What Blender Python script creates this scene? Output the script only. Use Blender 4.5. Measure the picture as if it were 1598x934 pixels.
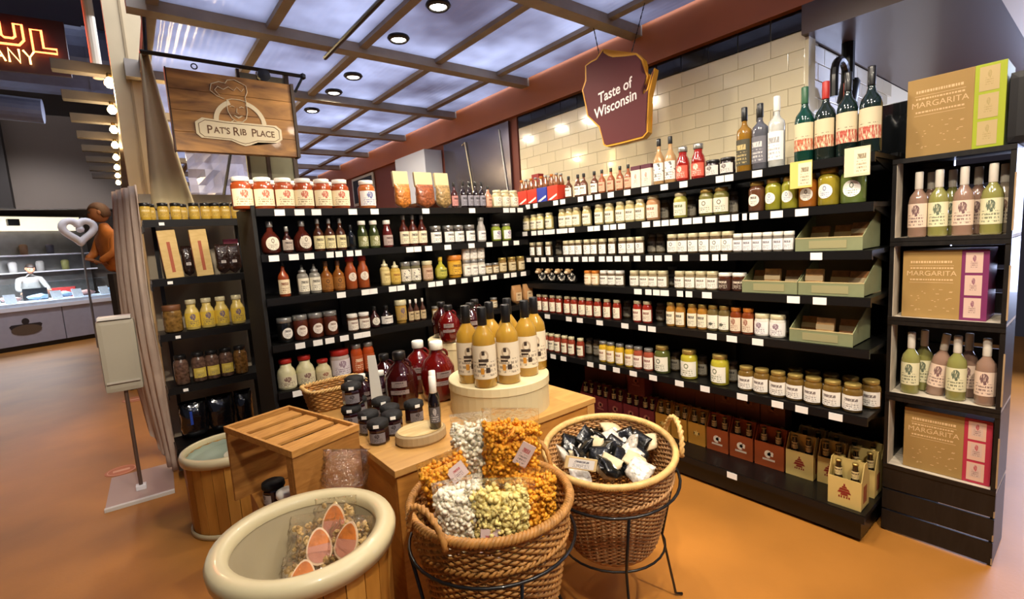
import bpy, bmesh, math, random
import numpy as np
from mathutils import Vector, Matrix
for o in list(bpy.data.objects): bpy.data.objects.remove(o)
S = bpy.context.scene; COL = S.collection
PI = math.pi; rnd = random.Random(7)

# ---------------------------------------------------------------- camera
H = 1.6
cd = bpy.data.cameras.new('camera'); cam = bpy.data.objects.new('camera', cd); COL.objects.link(cam)
cd.sensor_fit = 'HORIZONTAL'; cd.sensor_width = 36; cd.lens = 752.24/1598*36
yaw, pitch, roll = math.radians(51.671), math.radians(-6.869), math.radians(-3.503)
fw = Vector((math.cos(yaw)*math.cos(pitch), math.sin(yaw)*math.cos(pitch), math.sin(pitch)))
rt = Vector((math.sin(yaw), -math.cos(yaw), 0)); up = rt.cross(fw)
r2 = math.cos(roll)*rt + math.sin(roll)*up; u2 = -math.sin(roll)*rt + math.cos(roll)*up
M = Matrix((r2, u2, -fw)).transposed().to_4x4(); M.translation = (0, 0, H)
cam.matrix_world = M; cd.clip_start = .05; cd.clip_end = 100
S.camera = cam
S.cycles.transparent_max_bounces = 24
# ---------------------------------------------------------------- world, exposure, large lights
W = bpy.data.worlds.new('world'); S.world = W; W.use_nodes = True
W.node_tree.nodes['Background'].inputs[0].default_value = (.62, .66, .9, 1)
W.node_tree.nodes['Background'].inputs[1].default_value = .10
S.view_settings.view_transform = 'Standard'; S.view_settings.look = 'None'
S.view_settings.gamma = 1; S.view_settings.use_curve_mapping = False
S.view_settings.exposure = 0.35
def area(name, loc, rot, sx, sy, e, col):
    l = bpy.data.lights.new(name, 'AREA'); l.shape = 'RECTANGLE'; l.size = sx; l.size_y = sy; l.energy = e; l.color = col
    o = bpy.data.objects.new(name, l); o.location = loc; o.rotation_euler = rot; COL.objects.link(o); return o
def spot(name, loc, target, e, col, ang=1.9, blend=.8, rad=.05):
    l = bpy.data.lights.new(name, 'SPOT'); l.energy = e; l.color = col; l.spot_size = ang; l.spot_blend = blend; l.shadow_soft_size = rad
    o = bpy.data.objects.new(name, l); o.location = loc
    o.rotation_euler = (Vector(target)-Vector(loc)).to_track_quat('-Z', 'Y').to_euler(); COL.objects.link(o); return o
area('skylight', (1.65, 5.6, 4.1), (0, 0, 0), 3.2, 15, 640, (.80, .84, 1))           # daylight above the translucent ceiling
area('entrance_daylight', (6.5, -.6, 1.9), (0, math.radians(80), 0), 2.2, 2.2, 170, (.6, .68, 1))
spot('hall_counter_fill', (-1.6, 11.6, 5.6), (-1.2, 14.8, 1.4), 700, (.92, .93, 1), 1.0, .6, .3)  # added spot to brighten the meat counter; no fixture stands for it
area('hall_area', (-2.5, 12.5, 5.6), (0, 0, 0), 5, 5, 40, (.86, .88, 1))  # added area light over the hall
WARM = (1, .87, .69)
for y in (.2, 1.1, 2.0): spot('track_spot_shelf', (1.15, y, 2.95), (2.8, y+.5, .75), 58, WARM, 1.5)
for x in (.9, 1.9): spot('track_spot_back', (x, 1.5, 2.95), (x+.1, 3.3, 1.0), 70, WARM, 1.5)
spot('track_spot_floor', (1.6, -.2, 2.95), (2.1, .7, 0), 130, WARM, 1.5)
spot('display_fill', (.35, .1, 2.95), (1.0, 1.4, .7), 135, WARM, 1.0)  # added fill spot brightening the baskets; no fixture modelled
spot('rack_fill', (.1, 1.9, 2.95), (.35, 4.3, 1.1), 150, WARM, .8)  # added fill spot brightening the narrow rack, panel and drape; no fixture

# ---------------------------------------------------------------- materials
def lin(h):
    h = h.lstrip('#'); c = [int(h[i:i+2], 16)/255 for i in (0, 2, 4)]
    return tuple(((x+.055)/1.055)**2.4 if x > .04045 else x/12.92 for x in c) + (1,)
MC = {}
def mat(name, col, rough=.5, metal=0, coat=0, trans=0, emit=None, es=0, var=0, vs=8, bump=0, bs=30, ior=1.45, sss=0):
    if name in MC: return MC[name]
    m = bpy.data.materials.new(name); m.use_nodes = True; MC[name] = m
    N = m.node_tree.nodes; L = m.node_tree.links; b = N['Principled BSDF']
    c = lin(col) if isinstance(col, str) else col
    b.inputs['Base Color'].default_value = c; b.inputs['Roughness'].default_value = rough; b.inputs['Metallic'].default_value = metal
    b.inputs['Coat Weight'].default_value = coat; b.inputs['Transmission Weight'].default_value = trans; b.inputs['IOR'].default_value = ior
    b.inputs['Coat Roughness'].default_value = .05
    if sss: b.inputs['Subsurface Weight'].default_value = sss; b.inputs['Subsurface Radius'].default_value = (.02, .015, .01)
    if emit: b.inputs['Emission Color'].default_value = lin(emit); b.inputs['Emission Strength'].default_value = es
    if var or bump:
        tc = N.new('ShaderNodeTexCoord'); n = N.new('ShaderNodeTexNoise'); n.inputs['Scale'].default_value = vs; n.inputs['Detail'].default_value = 5
        L.new(tc.outputs['Object'], n.inputs['Vector'])
        if var:
            hsv = N.new('ShaderNodeHueSaturation'); hsv.inputs['Color'].default_value = c
            mp = N.new('ShaderNodeMapRange'); mp.inputs[1].default_value = .3; mp.inputs[2].default_value = .7
            mp.inputs[3].default_value = 1-var; mp.inputs[4].default_value = 1+var
            L.new(n.outputs['Fac'], mp.inputs[0]); L.new(mp.outputs[0], hsv.inputs['Value']); L.new(hsv.outputs[0], b.inputs['Base Color'])
        if bump:
            n2 = N.new('ShaderNodeTexNoise'); n2.inputs['Scale'].default_value = bs; L.new(tc.outputs['Object'], n2.inputs['Vector'])
            bp = N.new('ShaderNodeBump'); bp.inputs['Strength'].default_value = bump; bp.inputs['Distance'].default_value = .01
            L.new(n2.outputs['Fac'], bp.inputs['Height']); L.new(bp.outputs[0], b.inputs['Normal'])
    return m
def wood(name, c1, c2, sc=(2, 14, 14), rough=.5, coat=0, dist=2.0):
    if name in MC: return MC[name]
    m = mat(name, c1, rough, coat=coat); N = m.node_tree.nodes; L = m.node_tree.links; b = N['Principled BSDF']
    tc = N.new('ShaderNodeTexCoord'); mp = N.new('ShaderNodeMapping'); mp.inputs['Scale'].default_value = sc
    n = N.new('ShaderNodeTexNoise'); n.inputs['Scale'].default_value = 2; n.inputs['Detail'].default_value = 6; n.inputs['Distortion'].default_value = dist
    r = N.new('ShaderNodeValToRGB'); r.color_ramp.elements[0].position = .32; r.color_ramp.elements[1].position = .68
    r.color_ramp.elements[0].color = lin(c1); r.color_ramp.elements[1].color = lin(c2)
    L.new(tc.outputs['Object'], mp.inputs[0]); L.new(mp.outputs[0], n.inputs['Vector']); L.new(n.outputs['Fac'], r.inputs[0]); L.new(r.outputs[0], b.inputs['Base Color'])
    return m
def printed(base, ink='#3a3230', accent=None, style='text'):
    """flat print on a paper label: rows of small type and, by style, an emblem; UV runs over the label"""
    key = 'print_%s_%s_%s_%s' % (base[1:], ink[1:], (accent or '')[1:], style)
    if key in MC: return MC[key]
    m = mat(key, base, .6); N = m.node_tree.nodes; L = m.node_tree.links; b = N['Principled BSDF']
    uv = N.new('ShaderNodeUVMap'); sp = N.new('ShaderNodeSeparateXYZ'); L.new(uv.outputs[0], sp.inputs[0])
    def mth(op, a, b_=None, c=None):
        n = N.new('ShaderNodeMath'); n.operation = op
        for i, v in enumerate((a, b_, c)):
            if v is None: continue
            if isinstance(v, (int, float)): n.inputs[i].default_value = v
            else: L.new(v, n.inputs[i])
        return n.outputs[0]
    u, v = sp.outputs[0], sp.outputs[1]
    mp = N.new('ShaderNodeMapping'); mp.inputs['Scale'].default_value = (26, 5, 1); L.new(uv.outputs[0], mp.inputs[0])
    n = N.new('ShaderNodeTexNoise'); n.inputs['Scale'].default_value = 1; n.inputs['Detail'].default_value = 1; L.new(mp.outputs[0], n.inputs['Vector'])
    rows = mth('GREATER_THAN', mth('FRACT', mth('MULTIPLY', v, 7.0)), .45)
    mask = mth('MULTIPLY', mth('LESS_THAN', mth('ABSOLUTE', mth('SUBTRACT', u, .5)), .34), mth('LESS_THAN', mth('ABSOLUTE', mth('SUBTRACT', v, .30)), .22))
    text = mth('MULTIPLY', mth('MULTIPLY', mth('GREATER_THAN', n.outputs['Fac'], .50), rows), mask)
    du = mth('MULTIPLY', mth('SUBTRACT', u, .5), 1.5); dv = mth('SUBTRACT', v, .70)
    d = mth('SQRT', mth('ADD', mth('MULTIPLY', du, du), mth('MULTIPLY', dv, dv)))
    if style == 'ring': emb = mth('MULTIPLY', mth('LESS_THAN', d, .17), mth('GREATER_THAN', d, .10))
    elif style == 'oval': emb = mth('LESS_THAN', mth('ADD', mth('MULTIPLY', du, du), mth('MULTIPLY', mth('MULTIPLY', mth('SUBTRACT', v, .36), mth('SUBTRACT', v, .36)), 4)), .045)
    elif style == 'crest': emb = mth('MULTIPLY', mth('LESS_THAN', d, .24), mth('GREATER_THAN', n.outputs['Fac'], .42))
    elif style == 'picture': emb = mth('MULTIPLY', mth('GREATER_THAN', n.outputs['Fac'], .47), mth('LESS_THAN', v, .42))
    elif style == 'spots':
        vo = N.new('ShaderNodeTexNoise'); vo.inputs['Scale'].default_value = 5; L.new(uv.outputs[0], vo.inputs['Vector']); emb = mth('GREATER_THAN', vo.outputs['Fac'], .60)
    else: emb = mth('MULTIPLY', mth('MULTIPLY', mth('LESS_THAN', mth('ABSOLUTE', dv), .10), mth('LESS_THAN', mth('ABSOLUTE', du), .42)), mth('GREATER_THAN', n.outputs['Fac'], .40))
    mx = N.new('ShaderNodeMix'); mx.data_type = 'RGBA'; mx.inputs[6].default_value = lin(base); mx.inputs[7].default_value = lin(ink); L.new(mth('MULTIPLY', text, .75), mx.inputs[0])
    m2 = N.new('ShaderNodeMix'); m2.data_type = 'RGBA'; L.new(mx.outputs[2], m2.inputs[6]); m2.inputs[7].default_value = lin(accent or ink); L.new(mth('MULTIPLY', emb, .85), m2.inputs[0])
    L.new(m2.outputs[2], b.inputs['Base Color'])
    return m
def filmat(name='clear_film', tint=(1, 1, 1, 1), fac=.22, rough=.12):
    if name in MC: return MC[name]
    m = bpy.data.materials.new(name); m.use_nodes = True; MC[name] = m; N = m.node_tree.nodes; L = m.node_tree.links; N.clear()
    o = N.new('ShaderNodeOutputMaterial'); mx = N.new('ShaderNodeMixShader'); t = N.new('ShaderNodeBsdfTransparent'); g = N.new('ShaderNodeBsdfGlossy')
    t.inputs[0].default_value = tint; g.inputs['Roughness'].default_value = rough
    tc = N.new('ShaderNodeTexCoord'); n = N.new('ShaderNodeTexNoise'); n.inputs['Scale'].default_value = 22; n.inputs['Detail'].default_value = 4; n.inputs['Distortion'].default_value = 1.5
    bp = N.new('ShaderNodeBump'); bp.inputs['Strength'].default_value = 1; bp.inputs['Distance'].default_value = .02
    L.new(tc.outputs['Object'], n.inputs['Vector']); L.new(n.outputs['Fac'], bp.inputs['Height']); L.new(bp.outputs[0], g.inputs['Normal'])
    fr = N.new('ShaderNodeFresnel'); fr.inputs[0].default_value = 1.22; L.new(bp.outputs[0], fr.inputs['Normal'])
    ad = N.new('ShaderNodeMath'); ad.operation = 'ADD'; ad.use_clamp = True; ad.operation = 'MULTIPLY_ADD'; ad.inputs[1].default_value = .55; ad.inputs[2].default_value = fac*.08; L.new(fr.outputs[0], ad.inputs[0])
    L.new(ad.outputs[0], mx.inputs[0]); L.new(t.outputs[0], mx.inputs[1]); L.new(g.outputs[0], mx.inputs[2]); L.new(mx.outputs[0], o.inputs[0])
    return m

# ---------------------------------------------------------------- mesh helpers
def mesh_of(bm, name='mesh', smooth=False):
    me = bpy.data.meshes.new(name); bm.normal_update(); bm.to_mesh(me); bm.free()
    if smooth:
        for p in me.polygons: p.use_smooth = True
    return me
def obj(name, me, m=None, parent=None, loc=None, rot=None, smooth=None):
    if isinstance(me, bmesh.types.BMesh): me = mesh_of(me, name, bool(smooth))
    if m is not None and not me.materials: me.materials.append(None)
    o = bpy.data.objects.new(name, me); COL.objects.link(o)
    if m is not None:
        o.material_slots[0].link = 'OBJECT'; o.material_slots[0].material = m
    if parent is not None: o.parent = parent
    if loc is not None: o.location = loc
    if rot is not None: o.rotation_euler = rot
    return o
def empty(name, loc=(0, 0, 0), rot=(0, 0, 0)):
    o = bpy.data.objects.new(name, None); COL.objects.link(o); o.location = loc; o.rotation_euler = rot; o.empty_display_size = .05; return o
def tag(o, label, cat, group=None):
    o['label'] = label; o['category'] = cat
    if group: o['group'] = group
    return o
def struct(o): o['kind'] = 'structure'; return o
def bx(bm, x0, x1, y0, y1, z0, z1, Mx=None):
    v = [Vector((x, y, z)) for z in (z0, z1) for y in (y0, y1) for x in (x0, x1)]
    if Mx is not None: v = [Mx @ p for p in v]
    v = [bm.verts.new(p) for p in v]
    for f in ((0, 2, 3, 1), (4, 5, 7, 6), (0, 1, 5, 4), (2, 6, 7, 3), (0, 4, 6, 2), (1, 3, 7, 5)): bm.faces.new([v[i] for i in f])
    return bm
def box(x0, x1, y0, y1, z0, z1, bev=0):
    bm = bx(bmesh.new(), x0, x1, y0, y1, z0, z1)
    if bev: bmesh.ops.bevel(bm, geom=bm.edges[:], offset=bev, segments=2, profile=.7, affect='EDGES')
    return bm
def lathe(bm, prof, seg=14, a0=0, a1=2*PI, cap=True):
    full = abs(a1-a0-2*PI) < 1e-6; n = seg if full else seg+1; R = []
    for r, z in prof:
        if r < 1e-6: R.append([bm.verts.new((0, 0, z))])
        else: R.append([bm.verts.new((r*math.cos(a0+(a1-a0)*i/seg), r*math.sin(a0+(a1-a0)*i/seg), z)) for i in range(n)])
    for A, B in zip(R[:-1], R[1:]):
        for i in range(seg):
            j = (i+1) % n if full else i+1
            if len(A) == 1 and len(B) == 1: continue
            if len(A) == 1: bm.faces.new((A[0], B[j], B[i]))
            elif len(B) == 1: bm.faces.new((A[i], A[j], B[0]))
            else: bm.faces.new((A[i], A[j], B[j], B[i]))
    if cap and full:
        if len(R[0]) > 2: bm.faces.new(list(reversed(R[0])))
        if len(R[-1]) > 2: bm.faces.new(R[-1])
    return bm
def tube(bm, pts, r, seg=6, closed=False, taper=None):
    pts = [Vector(p) for p in pts]; n = len(pts); rings = []; prev = None
    for i, p in enumerate(pts):
        a = pts[i-1] if (i > 0 or closed) else p; b = pts[(i+1) % n] if (i < n-1 or closed) else p
        t = (b-a).normalized()
        if prev is None:
            x = t.orthogonal().normalized()
        else:
            x = (prev - t*prev.dot(t)); x = x.normalized() if x.length > 1e-6 else t.orthogonal().normalized()
        prev = x; y = t.cross(x); rr = r if taper is None else r*taper[i]
        rings.append([bm.verts.new(p + rr*(math.cos(2*PI*k/seg)*x + math.sin(2*PI*k/seg)*y)) for k in range(seg)])
    m = n if closed else n-1
    for i in range(m):
        A, B = rings[i], rings[(i+1) % n]
        for k in range(seg): bm.faces.new((A[k], A[(k+1) % seg], B[(k+1) % seg], B[k]))
    if not closed:
        bm.faces.new(list(reversed(rings[0]))); bm.faces.new(rings[-1])
    return bm
def prism(bm, pts, d0, d1):
    """outline in x,z extruded along y from d0 (front) to d1"""
    A = [bm.verts.new((x, d0, z)) for x, z in pts]; B = [bm.verts.new((x, d1, z)) for x, z in pts]; n = len(pts)
    bm.faces.new(A); bm.faces.new(list(reversed(B)))
    for i in range(n): bm.faces.new((A[i], B[i], B[(i+1) % n], A[(i+1) % n]))
    bmesh.ops.triangulate(bm, faces=[f for f in bm.faces if len(f.verts) > 4]); return bm
def label_mesh(r, z0, z1, half=1.15, seg=10):
    bm = bmesh.new(); uvl = bm.loops.layers.uv.new('UVMap'); rows = []
    for k, z in enumerate((z0, z1)):
        rows.append([(bm.verts.new((r*math.sin(-half+2*half*i/seg), -r*math.cos(-half+2*half*i/seg), z)), i/seg, k) for i in range(seg+1)])
    for i in range(seg):
        q = [rows[0][i], rows[0][i+1], rows[1][i+1], rows[1][i]]
        f = bm.faces.new([t[0] for t in q])
        for l, t in zip(f.loops, q): l[uvl].uv = (t[1], t[2])
    return mesh_of(bm, 'label', True)
def disc_label(r, zc, rad, half_seg=12, bulge=1.0):
    """round sticker wrapped on a cylinder of radius r"""
    bm = bmesh.new(); uvl = bm.loops.layers.uv.new('UVMap')
    def P(a, b):
        th = a/r; return (r*math.sin(th), -r*math.cos(th), zc+b)
    n = 20; c = bm.verts.new(P(0, 0)); mid = []; out = []
    for i in range(n):
        a = 2*PI*i/n; mid.append(bm.verts.new(P(.5*rad*math.cos(a), .5*rad*math.sin(a)))); out.append(bm.verts.new(P(rad*math.cos(a), rad*math.sin(a))))
    for i in range(n):
        j = (i+1) % n; bm.faces.new((c, mid[i], mid[j])); bm.faces.new((mid[i], out[i], out[j], mid[j]))
    for f in bm.faces:
        for l in f.loops:
            co = l.vert.co; l[uvl].uv = (.5+.5*math.atan2(co.x, -co.y)*r/rad, .5+.5*(co.z-zc)/rad)
    return mesh_of(bm, 'label', True)
def quad_uv(w, h, y=0):
    bm = bmesh.new(); uvl = bm.loops.layers.uv.new('UVMap')
    v = [bm.verts.new(p) for p in ((-w/2, y, 0), (w/2, y, 0), (w/2, y, h), (-w/2, y, h))]; f = bm.faces.new(v)
    for l, t in zip(f.loops, ((0, 0), (1, 0), (1, 1), (0, 1))): l[uvl].uv = t
    return mesh_of(bm, 'label')
def text_mesh(s, size, ext=.0, shear=0, align='CENTER', sx=1.0, bold=0.0):
    c = bpy.data.curves.new('lettering', 'FONT'); c.body = s; c.size = size; c.extrude = ext; c.shear = shear; c.align_x = align; c.align_y = 'CENTER'; c.offset = bold
    c.resolution_u = 3
    o = bpy.data.objects.new('lettering_source', c); COL.objects.link(o)
    dg = bpy.context.evaluated_depsgraph_get(); dg.update()
    me = bpy.data.meshes.new_from_object(o.evaluated_get(dg)); bpy.data.objects.remove(o); bpy.data.curves.remove(c)
    me.materials.clear()
    me.transform(Matrix.Rotation(PI/2, 4, 'X') @ Matrix.Diagonal((sx, 1, 1, 1))); return me      # upright, facing -Y
def dup(root, loc, rot=None):
    r = root.copy(); COL.objects.link(r); r.location = loc
    if rot is not None: r.rotation_euler = rot
    for ch in root.children:
        if ch.type == 'LIGHT':
            c = ch.copy()
        else: c = ch.copy()
        COL.objects.link(c); c.parent = r
        for g in ch.children:
            d = g.copy(); COL.objects.link(d); d.parent = c
    return r
ORD = ['first', 'second', 'third', 'fourth', 'fifth', 'sixth', 'seventh', 'eighth', 'ninth', 'tenth', 'eleventh', 'twelfth', 'thirteenth', 'fourteenth', 'fifteenth', 'sixteenth']
FRONT_R = {0: {'wine_black': [0.739, 0.831], 'wine_red': [0.923], 'wine_green': [1.015], 'clear_spirit': [1.147], 'grey_spirit': [1.231], 'amber_spirit': [1.315], 'dark_jar': [1.41, 1.499], 'red_jug': [1.59, 1.692], 'spot_bottle': [1.775, 1.857], 'tea_box': [1.936, 2.018], 'amber_bottle': [2.094, 2.164, 2.243, 2.325], 'small_bottle': [2.398, 2.501, 2.561, 2.658], 'carton_red': [2.814, 3.06, 3.184], 'carton_blue': [2.938]}, 1: {'dill_jar': [0.803], 'big_pickle_jar': [0.904], 'orange_pickle_jar': [0.995], 'pickle_jar': [1.079, 1.161], 'chutney_jar': [1.248], 'olive_jar': [1.451, 1.542], 'relish_jar': [1.714], 'pink_jar': [1.914], 'tall_jar': [2.009, 2.093, 2.175, 2.272, 2.368, 2.489, 2.592, 2.668, 2.744], 'pale_jar': [2.899, 3.006, 3.086, 3.182]}, 2: {'cube_jar': [1.076, 1.13, 1.184, 1.238, 1.292, 1.346], 'crest_jar_wide': [1.409, 1.481, 1.553, 1.625, 1.697, 1.769], 'crest_jar': [2.017, 2.091, 2.162, 2.253, 2.342, 2.422, 2.492, 2.578, 2.646, 2.712, 2.915, 3.025, 3.114]}, 3: {'brown_jar': [1.346, 1.428], 'round_jar': [1.505, 1.577, 1.649, 1.721, 1.846, 1.918, 1.99, 2.071], 'square_jar': [2.197, 2.269, 2.341], 'orange_lid_jar': [2.424, 2.497], 'cow': [2.685, 2.798, 2.914, 3.029]}, 4: {'purple_crest_jar': [1.135, 1.217], 'orange_sauce_jar': [1.293, 1.363], 'oval_jar': [1.433, 1.503], 'mustard_jar': [1.57, 1.639, 1.721, 1.79], 'red_sauce_jar': [1.975, 2.054], 'salsa_jar': [2.232, 2.323, 2.414, 2.496, 2.573, 2.655, 2.733, 2.825, 2.904, 2.991, 3.067]}, 5: {'mushroom_jar': [0.782, 0.87, 0.958, 1.046, 1.134, 1.222, 1.31], 'giant_yellow_jar': [1.474, 1.68], 'giant_green_jar': [1.878], 'red_pepper_jar': [1.976, 2.062], 'yellow_jar': [2.137, 2.223, 2.306, 2.379], 'pepper_jar': [2.61, 2.708, 2.786, 2.869, 2.941, 3.01]}}
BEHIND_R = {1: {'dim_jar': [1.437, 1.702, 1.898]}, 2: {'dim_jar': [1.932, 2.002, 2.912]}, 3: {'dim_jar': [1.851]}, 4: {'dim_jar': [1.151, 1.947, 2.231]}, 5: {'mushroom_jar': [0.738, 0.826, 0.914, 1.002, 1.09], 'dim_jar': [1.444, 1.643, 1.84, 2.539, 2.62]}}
FRONT_L = {0: {'salsa_big': [0.574, 0.688, 0.802, 0.916, 1.03, 1.144], 'blue_salsa_big': [1.323], 'kraft_orange': [1.579], 'kraft_brown': [1.758], 'kraft_mix': [1.91], 'soda_pink': [1.998], 'soda_dark': [2.081, 2.139, 2.197, 2.255], 'soda_peach': [2.315], 'cream_jar': [2.41, 2.496, 2.582]}, 1: {'round_flask': [0.697, 0.88], 'square_flask': [0.784], 'bbq_bottle': [0.971, 1.041, 1.111], 'black_bottle': [1.177], 'green_bottle': [1.258, 1.339], 'maroon_bottle': [1.435], 'tall_sauce': [1.561, 1.632, 1.704], 'white_jar': [1.819, 1.929, 2.019, 2.121], 'white_bottle': [2.229], 'lime_jar': [2.378, 2.484]}, 2: {'hot_bottle': [0.738], 'spray_bottle': [0.849, 0.921], 'amber_sauce': [0.995, 1.071], 'red_cap_sauce': [1.153, 1.238], 'squeeze_cream': [1.392], 'squeeze_yellow': [1.469], 'cross_jar': [1.549, 1.627], 'beige_jar': [1.725], 'yellow_squeeze': [1.842], 'mustard_tub': [1.97], 'white_stack': [2.065, 2.133, 2.205], 'mini_jar': [2.272, 2.34], 'spice_jar': [2.419, 2.518, 2.612]}, 3: {'dark_round_jar': [0.715], 'round_label_jar': [0.807, 0.899, 0.991], 'cream_small': [1.133, 1.213], 'bulb_bottle': [1.29], 'bulb_cream': [1.377], 'honey_jar': [1.488], 'tiny_bottle': [1.554, 1.6, 1.652], 'mini_jar': [1.76, 1.822, 2.301], 'herb_bag': [2.55, 2.672]}, 4: {'milk_jug': [0.696, 0.808], 'milk_low': [0.915], 'big_label_jar': [1.032], 'carrot_jar': [1.139, 1.221]}}
TAGS_R = {0: [3.081, 2.987, 2.749, 2.671, 2.485, 2.397, 2.32, 2.203, 2.063, 1.921, 1.779, 1.647, 1.417, 1.369, 1.214], 1: [3.139, 3.024, 2.945, 2.868, 2.808, 2.722, 2.665, 2.59, 2.397, 2.342, 2.247, 2.196, 2.118, 1.921, 1.834, 1.783, 1.715, 1.628, 1.559, 1.479, 1.393, 1.323, 1.284, 1.239, 1.115, 0.996], 2: [3.108, 3.006, 2.923, 2.832, 2.723, 2.645, 2.56, 2.469, 2.402, 2.305, 2.234, 2.161, 2.091, 1.999, 1.903, 1.836, 1.761, 1.653, 1.519, 1.444, 1.406, 0.928], 3: [2.0, 1.91, 1.861, 1.794, 1.675, 1.632, 1.506, 1.031, 0.91], 4: [2.913, 2.665, 2.548, 2.349, 2.119, 1.974, 1.898, 1.478, 1.357, 1.211], 5: [2.868, 2.748, 2.459, 2.338, 2.208, 2.06, 1.898, 1.701, 1.526, 1.298, 1.106, 0.986, 0.831], 6: [1.361]}
TAGS_L = {0: [0.745, 0.856, 0.955, 1.183, 1.331, 1.713, 2.111, 2.441, 2.508, 2.589], 1: [0.685, 0.795, 0.885, 1.017, 1.061, 1.144, 1.187, 1.564, 1.624, 1.711, 1.872, 2.083, 2.253, 2.414, 2.528], 2: [1.055, 1.217, 1.27, 1.409, 1.471, 1.559, 1.713, 1.777, 1.888, 1.996, 2.106, 2.194, 2.274, 2.406, 2.48, 2.584], 3: [0.774, 0.879, 0.953, 1.046, 1.136, 1.193], 4: [0.727, 0.815, 0.892, 0.996]}
# ================================================================ the setting
floor_m = mat('floor_concrete', '#ae722e', .46, coat=0, var=.22, vs=1.1, bump=.05, bs=60)
fl = struct(obj('floor', box(-12, 10, -4, 20, -.2, 0), floor_m))
grout = mat('grout', '#d3c7a6', .6); tile_m = mat('cream_tile', '#d8cba8', .13, coat=.4, var=.05, vs=1.5); btile = mat('black_tile', '#0d0c0c', .15, coat=.4)
fascia_m = mat('red_brown_paint', '#a85f35', .5, var=.06, vs=2); redwall = mat('dark_red_wall', '#70382a', .6, var=.08, vs=1.5); soff = mat('dark_brown_gloss', '#442c22', .4, coat=.15)
dark = mat('dark_hall', '#2a2528', .8)
wr = struct(obj('wall_right', box(3.21, 3.4, 1.19, 3.78, 0, 2.82), grout))
tme = mesh_of(box(0, .009, -.099, .099, -.049, .049, .002), 'tile'); ntile = 0
for k in range(9):
    z = 2.65-.1*k
    for i in range(-1, 14):
        y = 3.68-.2*i-(.1 if k % 2 else 0)
        y0, y1 = max(y-.098, 1.192), min(y+.098, 3.778)
        if y1-y0 < .03: continue
        o = obj('tile', tme, tile_m, wr, (3.2035, (y0+y1)/2, z)); o.scale.y = (y1-y0)/.196; o.rotation_euler = (0, 0, rnd.uniform(-.004, .004))
bme = mesh_of(box(0, .012, -.098, .098, -.058, .058, .003), 'tile')
for i in range(13):
    y = 3.68-.2*i; y0, y1 = max(y-.098, 1.192), min(y+.098, 3.778)
    o = obj('border_tile', bme, btile, wr, (3.2, (y0+y1)/2, 2.761)); o.scale.y = (y1-y0)/.196
wr2 = struct(obj('wall_return', box(3.4, 6.5, 1.2, 1.4, 0, 2.66), grout))
wr2b = struct(obj('trim_corner', box(3.2035, 3.3, 1.17, 1.19, 1.6, 2.70), tile_m))
obj('border_tile', box(3.2, 3.3, 1.168, 1.19, 2.70, 2.82), btile, wr2b)
tm2 = mesh_of(box(-.098, .098, -.009, 0, -.048, .048, .003), 'tile')
for k in range(8):
    for i in range(8):
        x = 3.40+.2*i-(.1 if k % 2 else 0)
        obj('tile', tm2, tile_m, wr2, (x, 1.1985, 2.60-.1*k))
struct(obj('trim_1', box(3.15, 3.4, .43, 13, 2.82, 3.12), fascia_m))
struct(obj('wall_far_right', box(3.2, 3.4, 3.80, 13, 0, 2.82), redwall))
struct(obj('soffit', box(3.15, 7, .43, 1.19, 2.66, 2.82), soff))
struct(obj('trim_2', box(3.12, 7, .28, .42, 2.62, 2.86), mat('white_paint', '#d6d4cc', .5)))
struct(obj('wall_back', box(-9, 9, 17, 17.2, 0, 7), mat('hall_brown', '#5a5048', .8)))
struct(obj('wall_left', box(-9.2, -9, -4, 17.2, 0, 7), dark)); struct(obj('wall_east', box(8.8, 9, -4, 17.2, 0, 7), mat('hall_grey', '#4a4a55', .8)))
struct(obj('ceiling_hall', box(-9.2, 9, -4, 17.2, 6.6, 6.8), mat('hall_ceiling', '#2b2734', .8)))
struct(obj('wall_canopy_end', box(.35, 3.2, 13, 13.2, 0, 4), dark))
# translucent ceiling: panels between beams
ce = struct(obj('ceiling', box(.18, 3.2, -1.6, 13, 3.16, 3.165), None)) if False else struct(empty('ceiling', (0, 0, 3.10)))
pm = bpy.data.materials.new('translucent_panel'); pm.use_nodes = True; n_ = pm.node_tree.nodes; l_ = pm.node_tree.links; n_.clear()
out = n_.new('ShaderNodeOutputMaterial'); tr = n_.new('ShaderNodeBsdfTranslucent'); gl = n_.new('ShaderNodeBsdfGlossy'); mx = n_.new('ShaderNodeMixShader'); df = n_.new('ShaderNodeBsdfDiffuse'); m0 = n_.new('ShaderNodeMixShader')
tc = n_.new('ShaderNodeTexCoord'); wv = n_.new('ShaderNodeTexWave'); wv.inputs['Scale'].default_value = 7; wv.inputs['Distortion'].default_value = .6; wv.inputs['Detail'].default_value = 1
nz = n_.new('ShaderNodeTexNoise'); nz.inputs['Scale'].default_value = 1.3; nz.inputs['Detail'].default_value = 3; cr = n_.new('ShaderNodeValToRGB')
cr.color_ramp.elements[0].color = lin('#8c8a96'); cr.color_ramp.elements[1].color = lin('#d8dcea'); cr.color_ramp.elements[0].position = .3; cr.color_ramp.elements[1].position = .7
bp = n_.new('ShaderNodeBump'); bp.inputs['Strength'].default_value = .35; bp.inputs['Distance'].default_value = .02
l_.new(tc.outputs['Object'], wv.inputs['Vector']); l_.new(tc.outputs['Object'], nz.inputs['Vector']); l_.new(wv.outputs['Fac'], bp.inputs['Height']); l_.new(nz.outputs['Fac'], cr.inputs[0]); l_.new(cr.outputs[0], tr.inputs[0])
df.inputs[0].default_value = lin('#8f8f9c'); gl.inputs['Roughness'].default_value = .25; l_.new(bp.outputs[0], gl.inputs['Normal']); m0.inputs[0].default_value = .25; mx.inputs[0].default_value = .12
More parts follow.
